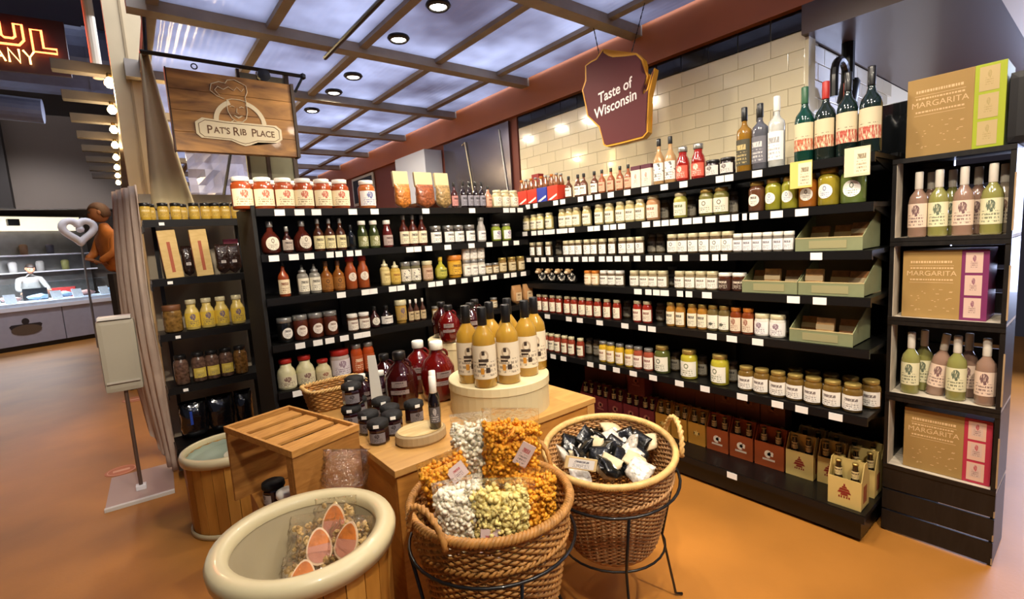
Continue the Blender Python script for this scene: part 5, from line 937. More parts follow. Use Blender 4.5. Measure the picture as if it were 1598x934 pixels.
# round boxes
rw = mat('birch_box', '#cdbd94', .55, var=.04, vs=3); rw2 = mat('birch_lid', '#ddcda2', .5, var=.05, vs=5)
def rbox(x, y, z, r, h, lb, nm='round_box'):
    t = tag(obj(nm, lathe(bmesh.new(), [(r*.985, 0), (r*.985, h-.03)], 40), rw, None, (x, y, z), smooth=False), lb, 'box')
    obj('lid', lathe(bmesh.new(), [(r*.99, h-.045), (r, h-.043), (r, h-.004), (r-.004, h), (0, h)], 40), rw2, t); return t
rbox(1.45, 1.985, TZ+.001, .262, .168, 'broad round birch box under the yellow bottles'); rbox(1.60, 2.585, TZ+.001, .20, .27, 'taller round birch box under the red jugs behind')
t = tag(obj('wood_slice', lathe(bmesh.new(), [(.095, 0), (.102, .01), (.10, .042), (.094, .048), (0, .049)], 30), mat('slice_bark', '#a8906a', .6, var=.1, vs=12), None, (.935, 1.895, TZ+.001), smooth=False), 'low round wood slice at the table front', 'board'); t.scale = (1.15, .95, 1)
obj('cut_face', lathe(bmesh.new(), [(.090, .0492), (.09, .0505), (0, .0508)], 30), wood('slice_top', '#c9a86c', '#e2cc96', (1, 8, 1), .5, .1), t)
# yellow drink bottles
yb = mesh_of(lathe(bmesh.new(), [(.050, 0), (.056, .006), (.056, .215), (.052, .245), (.034, .275), (.022, .292), (.020, .30), (.020, .315)], 24), 'bottle', True)
yc = mesh_of(lathe(bmesh.new(), [(.0215, .295), (.0225, .297), (.0225, .378), (.020, .382), (0, .382)], 18), 'cap', True)
ylm = label_mesh(.0566, .045, .205, 1.75, 18)
ym = mat('yellow_drink', '#cfa23c', .08, coat=.8, trans=.45, ior=1.36); ylab = printed('#e0d2b8', '#7a6a5a', '#b09a80', 'ring')
brand = bmesh.new()
for w, z in ((.028, .135), (.020, .125)): bx(brand, -w, w, -.0574, -.0566, z, z+.008)
for k, (x, y, lb) in enumerate(((1.285, 1.865, 'yellow drink bottle nearest the popcorn basket'), (1.275, 1.99, 'yellow drink bottle at the red growler side'), (1.40, 1.83, 'yellow drink bottle beside the gap, middle of the front row'),
    (1.545, 1.86, 'yellow drink bottle in front at the tiled wall side'), (1.655, 1.915, 'yellow drink bottle outermost toward the tiled wall'), (1.42, 1.99, 'yellow drink bottle behind the front row, in the centre'), (1.56, 2.02, 'yellow drink bottle behind the front row, tiled wall side'))):
    t = tag(obj('drink_bottle', yb, ym, None, (x, y, TZ+.1695), (0, 0, -.65+rnd.uniform(-.3, .3))), lb, 'bottle', 'yellow drink bottles on the round box')
    lb_ = obj('label', ylm, ylab, t); obj('black_cap', yc, LID['black'], t)
    b = bmesh.new()
    for a0, a1, z0, z1 in ((-.5, .35, .128, .142), (-.5, .15, .112, .122), (.1, .45, .075, .10), (-.2, .05, .16, .18)):
        q = [b.verts.new((.0572*math.sin(a), -.0572*math.cos(a), z)) for z in (z0, z1) for a in np.linspace(a0, a1, 6)]
        for i in range(5): b.faces.new((q[i], q[i+1], q[7+i], q[6+i]))
    obj('print_block', b, mat('label_ink', '#3a2c22', .6), lb_)
    b = bmesh.new(); q = [b.verts.new((.0572*math.sin(a), -.0572*math.cos(a), z)) for z in (.07, .10) for a in np.linspace(-.35, -.05, 4)]
    for i in range(3): b.faces.new((q[i], q[i+1], q[5+i], q[4+i]))
    obj('print_fruit', b, mat('label_gold', '#c98a2c', .6), lb_)
# red jugs, growlers
rm_ = mat('red_syrup', '#6c100d', .07, coat=.9, trans=.35, ior=1.36); rmd = mat('dark_syrup', '#360b0a', .07, coat=.9, trans=.2, ior=1.36)
gprof = [(.055, 0), (.075, .01), (.086, .05), (.09, .12), (.086, .17), (.062, .215), (.032, .24), (.028, .25), (.028, .275)]
def growler(x, y, z, s, m, capm, lb, cat='jug', hand=True, g='red growlers'):
    t = tag(obj('syrup_jug', lathe(bmesh.new(), [(r*s, h*s) for r, h in gprof], 26), m, None, (x, y, z), (0, 0, rnd.uniform(-.4, .4)-.4), smooth=True), lb, cat, g)
    obj('cap', lathe(bmesh.new(), [(.032*s, .262*s), (.034*s, .264*s), (.034*s, .30*s), (.030*s, .304*s), (0, .304*s)], 16), capm, t, smooth=True)
    if hand: obj('handle', tube(bmesh.new(), [(.028*s+.03*s*math.sin(a), 0, (.225+.03*math.cos(a))*s) for a in np.linspace(-.2, PI+.2, 9)], .007*s, 6), m, t, smooth=True)
    for zz, h, w in ((.13, .032, .45), (.092, .022, .55)): obj('sticker', label_mesh(.0885*s+.0025, (zz)*s, (zz+h)*s, w, 6), printed('#8a7a76', '#2c1c1c'), t)
    return t
growler(1.08, 2.37, TZ+.001, 1.0, rmd, LID['black'], 'dark red growler beside the white placard'); growler(1.285, 2.33, TZ+.001, 1.08, rm_, LID['white'], 'bright red growler with white lid'); growler(1.285, 2.55, TZ+.001, 1.0, rm_, LID['white'], 'red growler with white lid, behind the bright one'); growler(1.10, 2.62, TZ+.001, .82, rmd, LID['black'], 'dark red growler at the back near the flagons')
for x, y, lb in ((1.475, 2.49, 'red handled jug nearest the growlers on the taller round box'), (1.60, 2.44, 'red handled jug above the yellow bottles'), (1.53, 2.665, 'red handled jug at the back of the taller round box'), (1.715, 2.56, 'red handled jug at the tiled wall side of the taller box')):
    growler(x, y, TZ+.2715, .74, rm_ if x < 1.5 else rmd, LID['black'], lb, g='red jugs on the taller round box')
for x, y, lb in ((.92, 2.515, 'purple flagon with white cap nearest the crate'), (1.02, 2.50, 'purple flagon with white cap farther behind'),):
    growler(x, y, TZ+.001, .62, mat('purple_syrup', '#2c0f16', .08, coat=.9), LID['white'], lb, g='purple flagons')
# dark jam jars
jm_b = mesh_of(lathe(bmesh.new(), [(.042, 0), (.046, .006), (.046, .065), (.04, .076), (.04, .085)], 8), 'jar', False); jm_l = mesh_of(lathe(bmesh.new(), [(.046, .074), (.049, .078), (.047, .098), (.03, .106), (0, .104)], 16), 'cloth_lid', True)
jlab = label_mesh(.0468, .012, .055, .8, 8)
for i, (x, y, z) in enumerate(((.775, 2.30, 0), (.785, 2.005, 0), (.875, 2.055, 0), (.85, 2.415, 0), (.925, 2.29, 0), (.80, 2.15, 0), (.91, 2.155, 0), (1.02, 2.12, 0), (.79, 2.31, .107), (.845, 2.42, .107))):
    t = tag(obj('jam_jar', jm_b, mat('dark_jam', '#2a1014', .1, coat=.8), None, (x, y, TZ+.001+z), (0, 0, -.4+rnd.uniform(-.4, .4))), ('%s dark jam jar with black cloth lid counting back from the table front' % ORD[i]) if z == 0 else '%s dark jam jar stacked upon another beside the crate' % ('nearer', 'farther')[i-8], 'jar', 'dark jam jars')
    obj('cloth_lid', jm_l, mat('black_cloth', '#121112', .7, bump=.4, bs=60), t); obj('label', jlab, printed('#7a7478', '#1c1618', '#2c2024', 'crest'), t); obj('price_sticker', box(-.012, .012, -.0492, -.0482, .08, .095), tagm, t)
t = tag(obj('white_placard', prism(bmesh.new(), [(-.03, 0), (.035, 0), (.01, .30), (-.03, .30)], -.003, .003), mat('placard_white', '#dcd8ce', .5), None, (.955, 2.41, TZ+.001), (0, 0, -.5)), 'tall white tapering placard beside the dark red growler', 'placard')
for i, (x, y) in enumerate(((.985, 1.845), (1.03, 1.925))):
    t = tag(obj('slim_bottle', lathe(bmesh.new(), [(.022, 0), (.026, .006), (.026, .11), (.02, .135), (.012, .15), (.011, .17)], 14), mat('black_syrup', '#140c0c', .08, coat=.9), None, (x, y, TZ+.052), (0, 0, -.5), smooth=True), 'slim dark bottle with a tall white cap on the wood slice, %s one' % ('nearer', 'farther')[i], 'bottle', 'slim dark bottles')
    obj('white_cap', lathe(bmesh.new(), [(.015, .16), (.0165, .162), (.015, .235), (0, .237)], 12), LID['white'], t, smooth=True); obj('label', label_mesh(.0266, .03, .10, 1.0, 8), printed('#5a5658', '#e2dcd8', '#c8c0bc', 'crest'), t)
# wicker
wk = mat('wicker', '#ad7a3c', .55, coat=.1, var=.28, vs=35); wkl = mat('wicker_pale', '#d0a868', .5, coat=.15, var=.2, vs=30); wkd = mat('wicker_stake', '#7a4c26', .6, var=.2, vs=30)
def weave(prof, ns, rows, thick, shape=None, fn=6):
    """rods going over and under the stakes; prof(v) -> (radius, height)"""
    V, Fc = [], []; n = ns*2; K4 = 4
    for j in range(rows):
        r, z = prof((j+.5)/rows); base = len(V)
        for i in range(n):
            a = 2*PI*i/n; off = thick*.75*math.cos(PI*i+PI*j) if i % 2 == 0 else 0
            off = thick*.8*(1 if ((i//1)+j*1) % 2 == 0 else -1) * (1 if i % 2 == 0 else -1) if False else thick*.85*math.sin(a*ns/1.0+PI*j)
            rr = r+off if n > 2*ns-1 else r
            sx, sy = (math.cos(a), math.sin(a)) if shape is None else shape(a)
            for k in range(K4):
                b = 2*PI*k/K4; V.append(((rr+thick*math.cos(b))*sx, (rr+thick*math.cos(b))*sy, z+thick*1.15*math.sin(b)))
        for i in range(n):
            i2 = (i+1) % n
            for k in range(K4):
                k2 = (k+1) % K4; Fc.append((base+i*K4+k, base+i2*K4+k, base+i2*K4+k2, base+i*K4+k2))
    me = bpy.data.meshes.new('weave'); me.from_pydata(V, [], Fc)
    for p in me.polygons: p.use_smooth = True
    return me
def weave4(prof, ns, rows, thick, shape=None):
    V, Fc = [], []; n = ns*4; K4 = 4
    for j in range(rows):
        r, z = prof((j+.5)/rows); base = len(V)
        for i in range(n):
            a = 2*PI*i/n; rr = r+thick*.9*math.cos(a*ns+PI*j)
            sx, sy = (math.cos(a), math.sin(a)) if shape is None else shape(a)
            for k in range(K4):
                b = 2*PI*k/K4; q = rr+thick*math.cos(b); V.append((q*sx, q*sy, z+thick*1.2*math.sin(b)))
        for i in range(n):
            i2 = (i+1) % n
            for k in range(K4):
                k2 = (k+1) % K4; Fc.append((base+i*K4+k, base+i2*K4+k, base+i2*K4+k2, base+i*K4+k2))
    me = bpy.data.meshes.new('weave'); me.from_pydata(V, [], Fc)
    for p in me.polygons: p.use_smooth = True
    return me
def braid(bm, r, z, thick, strands=3, turns=26, shape=None, zamp=1):
    for s in range(strands):
        n = turns*6; ph = 2*PI*s/strands; pts = []
        for i in range(n):
            a = 2*PI*i/n; q = r+thick*.9*math.cos(a*turns+ph); sx, sy = (math.cos(a), math.sin(a)) if shape is None else shape(a)
            pts.append((q*sx, q*sy, z+thick*.9*zamp*math.sin(a*turns+ph)))
        tube(bm, pts, thick*.75, 5, True)
    return bm
def basket(nm, loc, rot, rt_, rb_, h, lb, m1, m2, rows, ns, ha, hsize=1.0, g=None):
    t = tag(empty(nm, loc, rot), lb, 'basket', g); prof = lambda v: (rb_+(rt_-rb_)*v**.85, .012+(h-.03)*v)
    w = obj('weave', weave4(prof, ns, rows, h/rows*.42), m1, t); w['kind'] = 'stuff'
    sb_ = bmesh.new()
    for i in range(ns):
        a = 2*PI*i/ns; tube(sb_, [((prof(v)[0])*math.cos(a), (prof(v)[0])*math.sin(a), prof(v)[1]) for v in (0, .33, .66, 1)], .0042, 5)
    s = obj('stakes', sb_, wkd, t); s['kind'] = 'stuff'
    obj('bottom', lathe(bmesh.new(), [(0, 0), (rb_, 0), (rb_, .012), (0, .012)], 28), m1, t)
    obj('rim', braid(bmesh.new(), rt_, h-.012, .0105, 3, 44) if m1 is m2 else tube(braid(bmesh.new(), rt_, h-.010, .009, 3, 60), [((rt_+.001)*math.cos(a), (rt_+.001)*math.sin(a), h-.008) for a in np.linspace(0, 2*PI, 60)[:-1]], .0125, 8, True), m2, t, smooth=True)
    obj('waling', braid(bmesh.new(), prof(.76)[0]+.004, prof(.76)[1], .007, 2, 40), m1, t, smooth=True)
    for a in ha:
        hb = bmesh.new(); c, s_ = math.cos(a), math.sin(a); hw, hh = .085*hsize, .10*hsize
        for q in range(2):
            pts = []
            for u in np.linspace(0, PI, 22):
                x = hw*math.cos(u); z = h-.03+hh*math.sin(u)*1.1; r = rt_+.008+.012*math.sin(u); tw_ = .006*math.cos(u*14+q*PI); tz = .006*math.sin(u*14+q*PI)
                pts.append(((r+tw_)*c-x*s_, (r+tw_)*s_+x*c, z+tz))
            tube(hb, pts, .0075*hsize, 6)
        obj('handle', hb, m2, t, smooth=True)
    return t
def stand(loc, rt_, rb_, zt, zb, lb, rot=(0, 0, 0), ring_c=(0, 0), ph=.3):
    t = tag(empty('wire_stand', loc), lb, 'stand'); dx, dy = ring_c
    obj('top_ring', tube(bmesh.new(), [(dx+rt_*math.cos(a), dy+rt_*math.sin(a), zt(a)) for a in np.linspace(0, 2*PI, 40)[:-1]], .006, 6, True), bmet, t, smooth=True)
    obj('bottom_ring', tube(bmesh.new(), [(rb_*math.cos(a), rb_*math.sin(a), zb) for a in np.linspace(0, 2*PI, 32)[:-1]], .005, 6, True), bmet, t, smooth=True)
    for k in range(4):
        a = ph+k*PI/2; c, s = math.cos(a), math.sin(a)
        obj('leg', tube(bmesh.new(), [(dx+rt_*c, dy+rt_*s, zt(a)), (rb_*c, rb_*s, zb), (rb_*c*1.02, rb_*s*1.02, zb-.02), (rb_*1.25*c, rb_*1.25*s, .012), (rb_*1.25*c+.03*c, rb_*1.25*s+.03*s, .007)], .006, 6), bmet, t, smooth=True)
    return t
B1 = (.89, 1.315); B2 = (1.475, 1.275)
basket('wicker_basket', (B1[0], B1[1], .30), (0, 0, 0), .275, .20, .445, 'brown wicker basket full of popcorn bags at the front', wk, wk, 36, 34, (PI*1.06, PI*.10), 1.0)
stand((B1[0], B1[1], 0), .288, .236, lambda a: .60, .285, 'black wire stand holding the popcorn basket', ph=-1.9)
tl = .14; ax = Vector((-.66, -.75, 0)).cross(Vector((0, 0, -1))).normalized()
q = Matrix.Rotation(tl, 4, Vector((0, 0, 1)).cross(Vector((-.76, -.65, 0))).normalized())
b2 = basket('wicker_basket', (1.50, 1.30, .32), q.to_euler(), .262, .185, .43, 'pale-rimmed round wicker basket of dark candy bags near the bottle carriers', mat('wicker_mid', '#b98a58', .5, coat=.12, var=.22, vs=35), wkl, 40, 38, (-.62,), 1.05)
stand((1.50, 1.30, 0), .278, .22, lambda a: .615-.03*math.cos(a-PI*1.226), .30, 'black wire stand under the pale-rimmed basket', ring_c=(-.035, -.03), ph=-2.2)
# rectangular wicker tray on the table
def rsh(a):
    c, s = math.cos(a), math.sin(a); k = 1/max(abs(c)**5+abs(s)**5, 1e-6)**.2; return (c*k*1.25, s*k*.85)
t = tag(empty('wicker_tray', (.83, 2.70, TZ+.001)), 'shallow wicker tray at the back of the table behind the crate', 'tray')
w = obj('weave', weave4(lambda v: (.105+.02*v, .006+.11*v), 24, 9, .0055, rsh), wk, t); w['kind'] = 'stuff'
obj('bottom', box(-.12, .12, -.085, .085, 0, .006), wk, t); obj('rim', braid(bmesh.new(), .128, .12, .007, 2, 30, rsh), wkl, t, smooth=True)
tag(obj('paper_bow', pillow(.02, .012, .045, 2.5, 12, 6, .1, .2, 2), mat('bow_peach', '#cfa083', .6), None, (.775, 2.56, TZ+.10), smooth=True), 'small peach paper bow on the wicker tray end', 'bow') if False else 0
# slatted crate on its plinth
cwd = wood('crate_pine', '#b07a3c', '#cf9850', (3, 14, 14), .5, .1); cwd2 = wood('crate_pine_side', '#9c6830', '#b88242', (3, 10, 14), .5, .1)
ca = math.atan2(2.022-1.937, .707-.409); cR = Matrix.Rotation(ca, 4, 'Z')
cx0, cy0 = .409, 1.937; tcr = tag(empty('slatted_crate', (cx0, cy0, .50), (0, 0, ca)), 'pine crate with a slatted top lying on its side beside the table', 'crate')
LX, LY, LZ = .305, .55, .35
for i in range(4): obj('slat', box(.012, LX-.012, .03+i*.128, .03+i*.128+.092, LZ-.022, LZ-.010, .002), cwd, tcr)
obj('front_panel', box(0, LX, 0, .014, .0, LZ, .002), cwd2, tcr); obj('back_panel', box(0, LX, LY-.014, LY, 0, LZ, .002), cwd2, tcr)
obj('front_rail', box(-.003, LX+.003, -.006, .016, LZ-.024, LZ+.004, .002), cwd, tcr); obj('back_rail', box(-.003, LX+.003, LY-.016, LY+.004, LZ-.024, LZ+.004, .002), cwd, tcr)
for x in (-.003, LX-.010): obj('side_rail', box(x, x+.013, .016, LY-.016, LZ-.024, LZ+.004, .002), cwd, tcr)
for x in (0, LX-.014): obj('corner_post', box(x, x+.04 if x == 0 else LX, .016, .05, 0, LZ-.025, .002), cwd2, tcr)
hb = bmesh.new(); prism(hb, [(LX*.5+.05*math.cos(a), .06+.028*math.sin(a)) for a in np.linspace(0, 2*PI, 16)[:-1]], -.001, .002); obj('hand_hole', hb, mat('hole_shade', '#1c120a', .9), tcr)  # dark plate on the uncut panel; the hole's shade is its colour
tag(obj('plinth', box(.33, .70, 1.97, 2.52, 0, .4985, .004), tw, None), 'low oak plinth under the slatted pine crate', 'plinth').rotation_euler = (0, 0, 0)
for i, (u, v) in enumerate(((.08, .10), (.08, .22), (.18, .12), (.09, .36), (.2, .3))):
    p = Vector((cx0, cy0, 0)) + cR.to_3x3() @ Vector((u, v, 0))
    t = tag(obj('jam_jar', jm_b, mat('dark_jam', '#2a1014', .1, coat=.8), None, (p.x, p.y, .5008), (0, 0, -1.3)), '%s dark jam jar sheltering inside the slatted pine crate' % ORD[i], 'jar', 'jars inside the pine crate'); obj('cloth_lid', jm_l, LID['white'] if i < 2 else MC['black_cloth'], t); obj('label', jlab, printed('#b8b0ac', '#1c1618', '#2c2024', 'crest'), t)
# tubs with staves
sv = [wood('stave_%d' % i, a, b, (8, 8, 1.2), .5, .1, .6) for i, (a, b) in enumerate((('#b0762c', '#c98e3e'), ('#a46c28', '#bd8236'), ('#ba8236', '#d29a48')))]
def tub(nm, loc, r, rb, z1, lb, rimw, rimc, inner_z, inner_c, stv=26, tilt=(0, 0, 0)):
    t = tag(empty(nm, loc, tilt), lb, 'tub'); h = z1
    for i in range(stv):
        a0, a1 = 2*PI*i/stv+.006, 2*PI*(i+1)/stv-.006; bm = bmesh.new(); P = []
        for rr0, z in ((rb, 0), (r, h)):
            for q, a in ((0, a0), (0, a1), (-.014, a1), (-.014, a0)): P.append(bm.verts.new(((rr0+q)*math.cos(a), (rr0+q)*math.sin(a), z)))
        for f in ((0, 3, 2, 1), (4, 5, 6, 7), (0, 1, 5, 4), (1, 2, 6, 5), (2, 3, 7, 6), (3, 0, 4, 7)): bm.faces.new([P[k] for k in f])
        obj('stave', bm, sv[i % 3], t)
    obj('rim', lathe(bmesh.new(), [(r-.004, h-.03), (r+.014, h-.026), (r+.018, h+.004), (r+.010, h+.022), (r-rimw*.5, h+.028), (r-rimw, h+.018), (r-rimw-.002, h-.006)], 48, cap=False), rimc, t, smooth=True)
    obj('liner', lathe(bmesh.new(), [(r-rimw+.002, h-.004), (r-rimw-.012, h-.04), (rb*.72, inner_z+.03), (rb*.6, inner_z), (0, inner_z)], 48, cap=False), inner_c, t, smooth=True)
    return t
cream = mat('cream_rim', '#d2c49a', .4, coat=.2, var=.03); lin_in = mat('liner_putty', '#a89a7a', .5, var=.04); grn = mat('liner_greygreen', '#8d9884', .5)
tub('display_tub', (.335, 1.53, .0), .255, .23, .725, 'big cream-rimmed stave tub holding wrapped treats at the front', .042, cream, .52, lin_in, 26)
b2t = tub('display_tub', (.352, 3.33, .0), .235, .228, .455, 'smaller stave tub with a grey-green inside beside the pine crate', .014, cream, .40, grn, 24)
obj('foot_ring', lathe(bmesh.new(), [(.229, 0), (.24, .004), (.24, .022), (.231, .03)], 40, cap=False), cream, b2t, smooth=True)
t = tag(obj('paper_plate', lathe(bmesh.new(), [(0, 0), (.09, 0), (.10, .008), (.10, .012), (0, .004)], 24), mat('paper_cream', '#d8cfb4', .6), None, (.42, 3.28, .415), (.03, 0, 0)), 'cream printed card lying in the grey-green tub', 'card')
obj('print', quad_uv(.10, .07), printed('#d8cfb4', '#2c2a26', None, 'crest'), t, (-.02, .0, .008), (-PI/2, 0, .3))
# wrapped treats in the tub
cf = filmat('cello', (1, .98, .95, 1), .35, .08)
orng = mat('cone_orange', '#cf7a34', .5, var=.25, vs=30, bump=.2); pnk = mat('cone_pink', '#c98a72', .5); nut = mat('nut_mix', '#c2a46a', .5, var=.35, vs=60)
def ell(a, b, c, seg=18):
    bm = bmesh.new(); bmesh.ops.create_icosphere(bm, subdivisions=3, radius=1)
    for v in bm.verts: v.co = Vector((v.co.x*a, v.co.y*b, v.co.z*c))
    return bm
def nuts(bm, n, a, b, c, r0, seed):
    rr = random.Random(seed)
    for i in range(n): bmesh.ops.create_icosphere(bm, subdivisions=1, radius=r0*rr.uniform(.7, 1.3), matrix=Matrix.Translation((rr.uniform(-a, a), rr.uniform(-b, b), rr.uniform(-c, c))) @ Matrix.Rotation(rr.random()*3, 4, 'X') @ Matrix.Diagonal((1, .7, 1.3, 1)))
    return bm
for i, (x, y, z, rx, rz, lb) in enumerate(((.445, 1.60, .70, -.55, -.55, 'wrapped orange treat at the back of the cream tub'), (.37, 1.525, .68, -.75, -.35, 'wrapped orange treat in the middle of the cream tub'), (.445, 1.475, .69, -.65, -.9, 'wrapped orange treat at the popcorn side of the cream tub'), (.30, 1.465, .635, -1.0, -.5, 'wrapped orange treat lowest in the cream tub'))):
    t = tag(empty('treat_bag', (x, y, z), (rx, 0, rz)), lb, 'snack bag', 'wrapped treats in the cream tub'); t.scale = (.9, .9, .9)
    out_ = [(.042*math.sin(a)*(1-.25*math.cos(a)), .062*math.cos(a)) for a in np.linspace(0, 2*PI, 26)[:-1]]
    obj('card', prism(bmesh.new(), out_, -.012, -.006), mat('card_edge', '#e2c8a4', .5), t); 
    obj('orange_print', prism(bmesh.new(), [(p*.88, q*.88) for p, q in out_ if q > -.005], -.0135, -.012), orng, t); obj('pink_print', prism(bmesh.new(), [(p*.88, q*.88) for p, q in out_ if q <= .006], -.0133, -.012), pnk, t)
    s_ = obj('nuts', nuts(bmesh.new(), 34, .055, .012, .06, .010, i), nut, t, (.01, .012, 0)); s_['kind'] = 'stuff'
    obj('film', pillow(.075, .03, .085, 2.6, 26, 14, 0, .14, 20+i), cf, t, (0, .0, -.085), smooth=True)
for i, (x, y, z) in enumerate(((.37, 1.63, .66), (.46, 1.54, .65), (.32, 1.54, .61))):
    t = tag(empty('treat_bag', (x, y, z), (-.8, .2*i, -.4-.4*i)), 'clear crinkled bag of pale nuts in the cream tub, %s from the crate' % ORD[i], 'snack bag', 'clear nut bags in the cream tub'); t.scale = (.85, .85, .85)
    s_ = obj('nuts', nuts(bmesh.new(), 60, .06, .015, .06, .010, 40+i), nut, t, (0, 0, 0)); s_['kind'] = 'stuff'; obj('film', pillow(.08, .034, .09, 2.6, 26, 14, 0, .16, 30+i), cf, t, (0, 0, -.085), smooth=True)
t = tag(obj('crumpled_bag', pillow(.085, .04, .08, 2.5, 26, 14, 0, .3, 71), filmat('cello_bright', (.97, .95, .92, 1), .9, .1), None, (.56, 1.85, .665), (-.4, .2, -.3), smooth=True), 'crinkled clear bag behind the cream tub by the pine crate', 'bag')
# popcorn bags
ico = bmesh.new(); bmesh.ops.create_icosphere(ico, subdivisions=1, radius=1); ico.verts.ensure_lookup_table(); IV = np.array([v.co[:] for v in ico.verts]); IF = np.array([[v.index for v in f.verts] for f in ico.faces]); ico.free()
def popcorn(a, b, c, n, r0, seed):
    g = np.random.default_rng(seed); V = []; F = []; base = 0
    for i in range(n):
        u = g.uniform(0, 2*PI); v = g.uniform(.04, .98); z = 2*c*.90*v; d = 1.0 if v < .6 else 1-((v-.6)/.4)**1.8*.62; k = g.uniform(.86, 1.0)
        ce = np.array([a*k*math.copysign(abs(math.cos(u))**.77, math.cos(u)), b*k*d*math.copysign(abs(math.sin(u))**.77, math.sin(u)), z])
        for l in range(3):
            o = g.normal(0, r0*.55, 3); P = IV*(r0*g.uniform(.55, .95))*(1+g.uniform(-.38, .38, (len(IV), 1)))+ce+o; V.append(P); F.append(IF+base); base += len(IV)
    me = bpy.data.meshes.new('popcorn'); me.from_pydata(np.concatenate(V).tolist(), [], np.concatenate(F).tolist())
    for p in me.polygons: p.use_smooth = True
    return me
pw = mat('popcorn_white', '#f6eed8', .6, var=.22, vs=45, sss=.15); po = mat('popcorn_cheese', '#e8a228', .55, var=.22, vs=40, sss=.1); py = mat('popcorn_butter', '#e6d488', .6, var=.3, vs=30, sss=.1)
pcard = printed('#d8c0bc', '#2c2628', '#b04a4c', 'text'); pf = filmat('popcorn_film', (1, 1, 1, 1), .16, .1)
def pbag(x, y, z, rot, a, b, c, m, n, lb, cardp=None, core='#b08a50'):
    t = tag(empty('popcorn_bag', (x, y, z), rot), lb, 'popcorn bag', 'popcorn bags in the brown basket')
    s_ = obj('popcorn', popcorn(a*.93, b*.93, c, int(n*1.7), .0105, int(x*1000)), m, t); s_['kind'] = 'stuff'
    cc = pillow(a*.84, b*.80, c*.84, 2.6, 20, 10); obj('filling', cc, m, t, (0, 0, .006), smooth=True)
    obj('film', pillow(a*1.04, b*1.06, c*1.06, 2.5, 34, 20, .0, .035, 9), pf, t, (0, 0, -.004), smooth=True)
    if cardp: 
        cx, cz, w, h_, ry = cardp; k = obj('label_card', box(-w/2, w/2, -.0012, .0012, 0, h_), mat('card_pale', '#d8c0bc', .5), t, (cx, -b*1.06-.003, cz), (-.06, ry, 0)); obj('print', quad_uv(w*.94, h_*.94, -.0016), pcard, k, (0, 0, h_*.03))
    return t
pbag(.935, 1.455, .66, (.10, -.03, -.62), .072, .052, .16, pw, 420, 'tall clear bag of white popcorn standing at the basket back')
pbag(.825, 1.435, .63, (.12, -.22, -.35), .080, .055, .125, po, 380, 'bag of orange popcorn at the crate side of the basket')
pbag(1.0, 1.335, .64, (.06, .04, -.75), .098, .062, .18, po, 600, 'large bag of orange popcorn with pale upper label', (.03, .20, .05, .085, .5))
pbag(.76, 1.285, .61, (-.05, -.06, -.45), .078, .058, .115, pw, 420, 'bag of white popcorn by the near basket handle', (.045, .01, .055, .085, .4))
pbag(.83, 1.185, .585, (-.14, .03, -.66), .088, .058, .125, py, 460, 'bag of yellow-white popcorn at the basket front', (-.035, .04, .062, .085, .05))
pbag(.99, 1.215, .61, (-.02, .06, -.85), .072, .050, .105, po, 360, 'bag of orange popcorn at the far handle side', (-.06, -.01, .065, .095, -.4))
pbag(.935, 1.20, .555, (-.1, .05, -.72), .060, .05, .12, po, 260, 'orange popcorn bag sunk between the front bags')
t = tag(obj('loose_card', box(-.032, .032, -.001, .001, 0, .05), mat('card_pale', '#d8c0bc', .5), None, (.80, 1.345, .815), (-.5, -.6, -.5)), 'small pale card standing between popcorn bags', 'card'); obj('print', quad_uv(.05, .04, -.0014), pcard, t, (0, 0, .004))
# dark candy pouches
bkf = mat('pouch_black', '#0c0c0c', .25, coat=.2, bump=.8, bs=22); slf = mat('pouch_silver', '#cfc8bc', .3, .15, bump=1, bs=30, var=.4, vs=40); crm = mat('pouch_cream', '#cbb894', .5, var=.2, vs=30)
rp = random.Random(31)
for i in range(30):
    a = 2.39996*i; r = .185*math.sqrt((i+.5)/30)
    x, y = 1.47+r*math.cos(a), 1.275+r*math.sin(a)
    m, w = ((bkf, 'black'), (slf, 'silvery'), (bkf, 'black'), (bkf, 'black'), (crm, 'cream'))[(i*3+i//4) % 5] if i != 3 else (bkf, 'black')
    t = tag(obj('candy_pouch', pillow(.046, .018, .048, 2.8, 16, 9, 0, .18, i), m, None, (x, y, .655+.012*(i % 3)-.05*(r*math.cos(a-PI*1.226))), (rp.uniform(-1.2, -.5), rp.uniform(-.5, .5), rp.uniform(-2.2, 1.0)), smooth=True), '%s glossy candy pouch in the pale-rimmed basket, %s around from the aisle' % (w, (ORD+['seventeenth', 'eighteenth', 'nineteenth', 'twentieth', 'twenty-first', 'twenty-second', 'twenty-third', 'twenty-fourth', 'twenty-fifth', 'twenty-sixth', 'twenty-seventh', 'twenty-eighth', 'twenty-ninth', 'thirtieth'])[i]), 'pouch', 'candy pouches')
    obj('round_print', lathe(bmesh.new(), [(.011, 0), (.011, .0008), (0, .001)], 14), mat('pouch_print', '#d8d4cc', .4), t, (0, -.0195, .04), (PI/2, 0, 0))
t = tag(obj('tag_board', box(-.07, .07, -.004, .004, 0, .045, .002), mat('tag_wood', '#cdb07c', .6), None, (1.235, 1.215, .735), (-.15, .35, -.30)), 'oblong wooden price tag on the rim of the pale basket', 'tag'); obj('paper', quad_uv(.115, .034, -.0045), printed('#d8d2cc', '#4a4a5a'), t, (0, 0, .005))
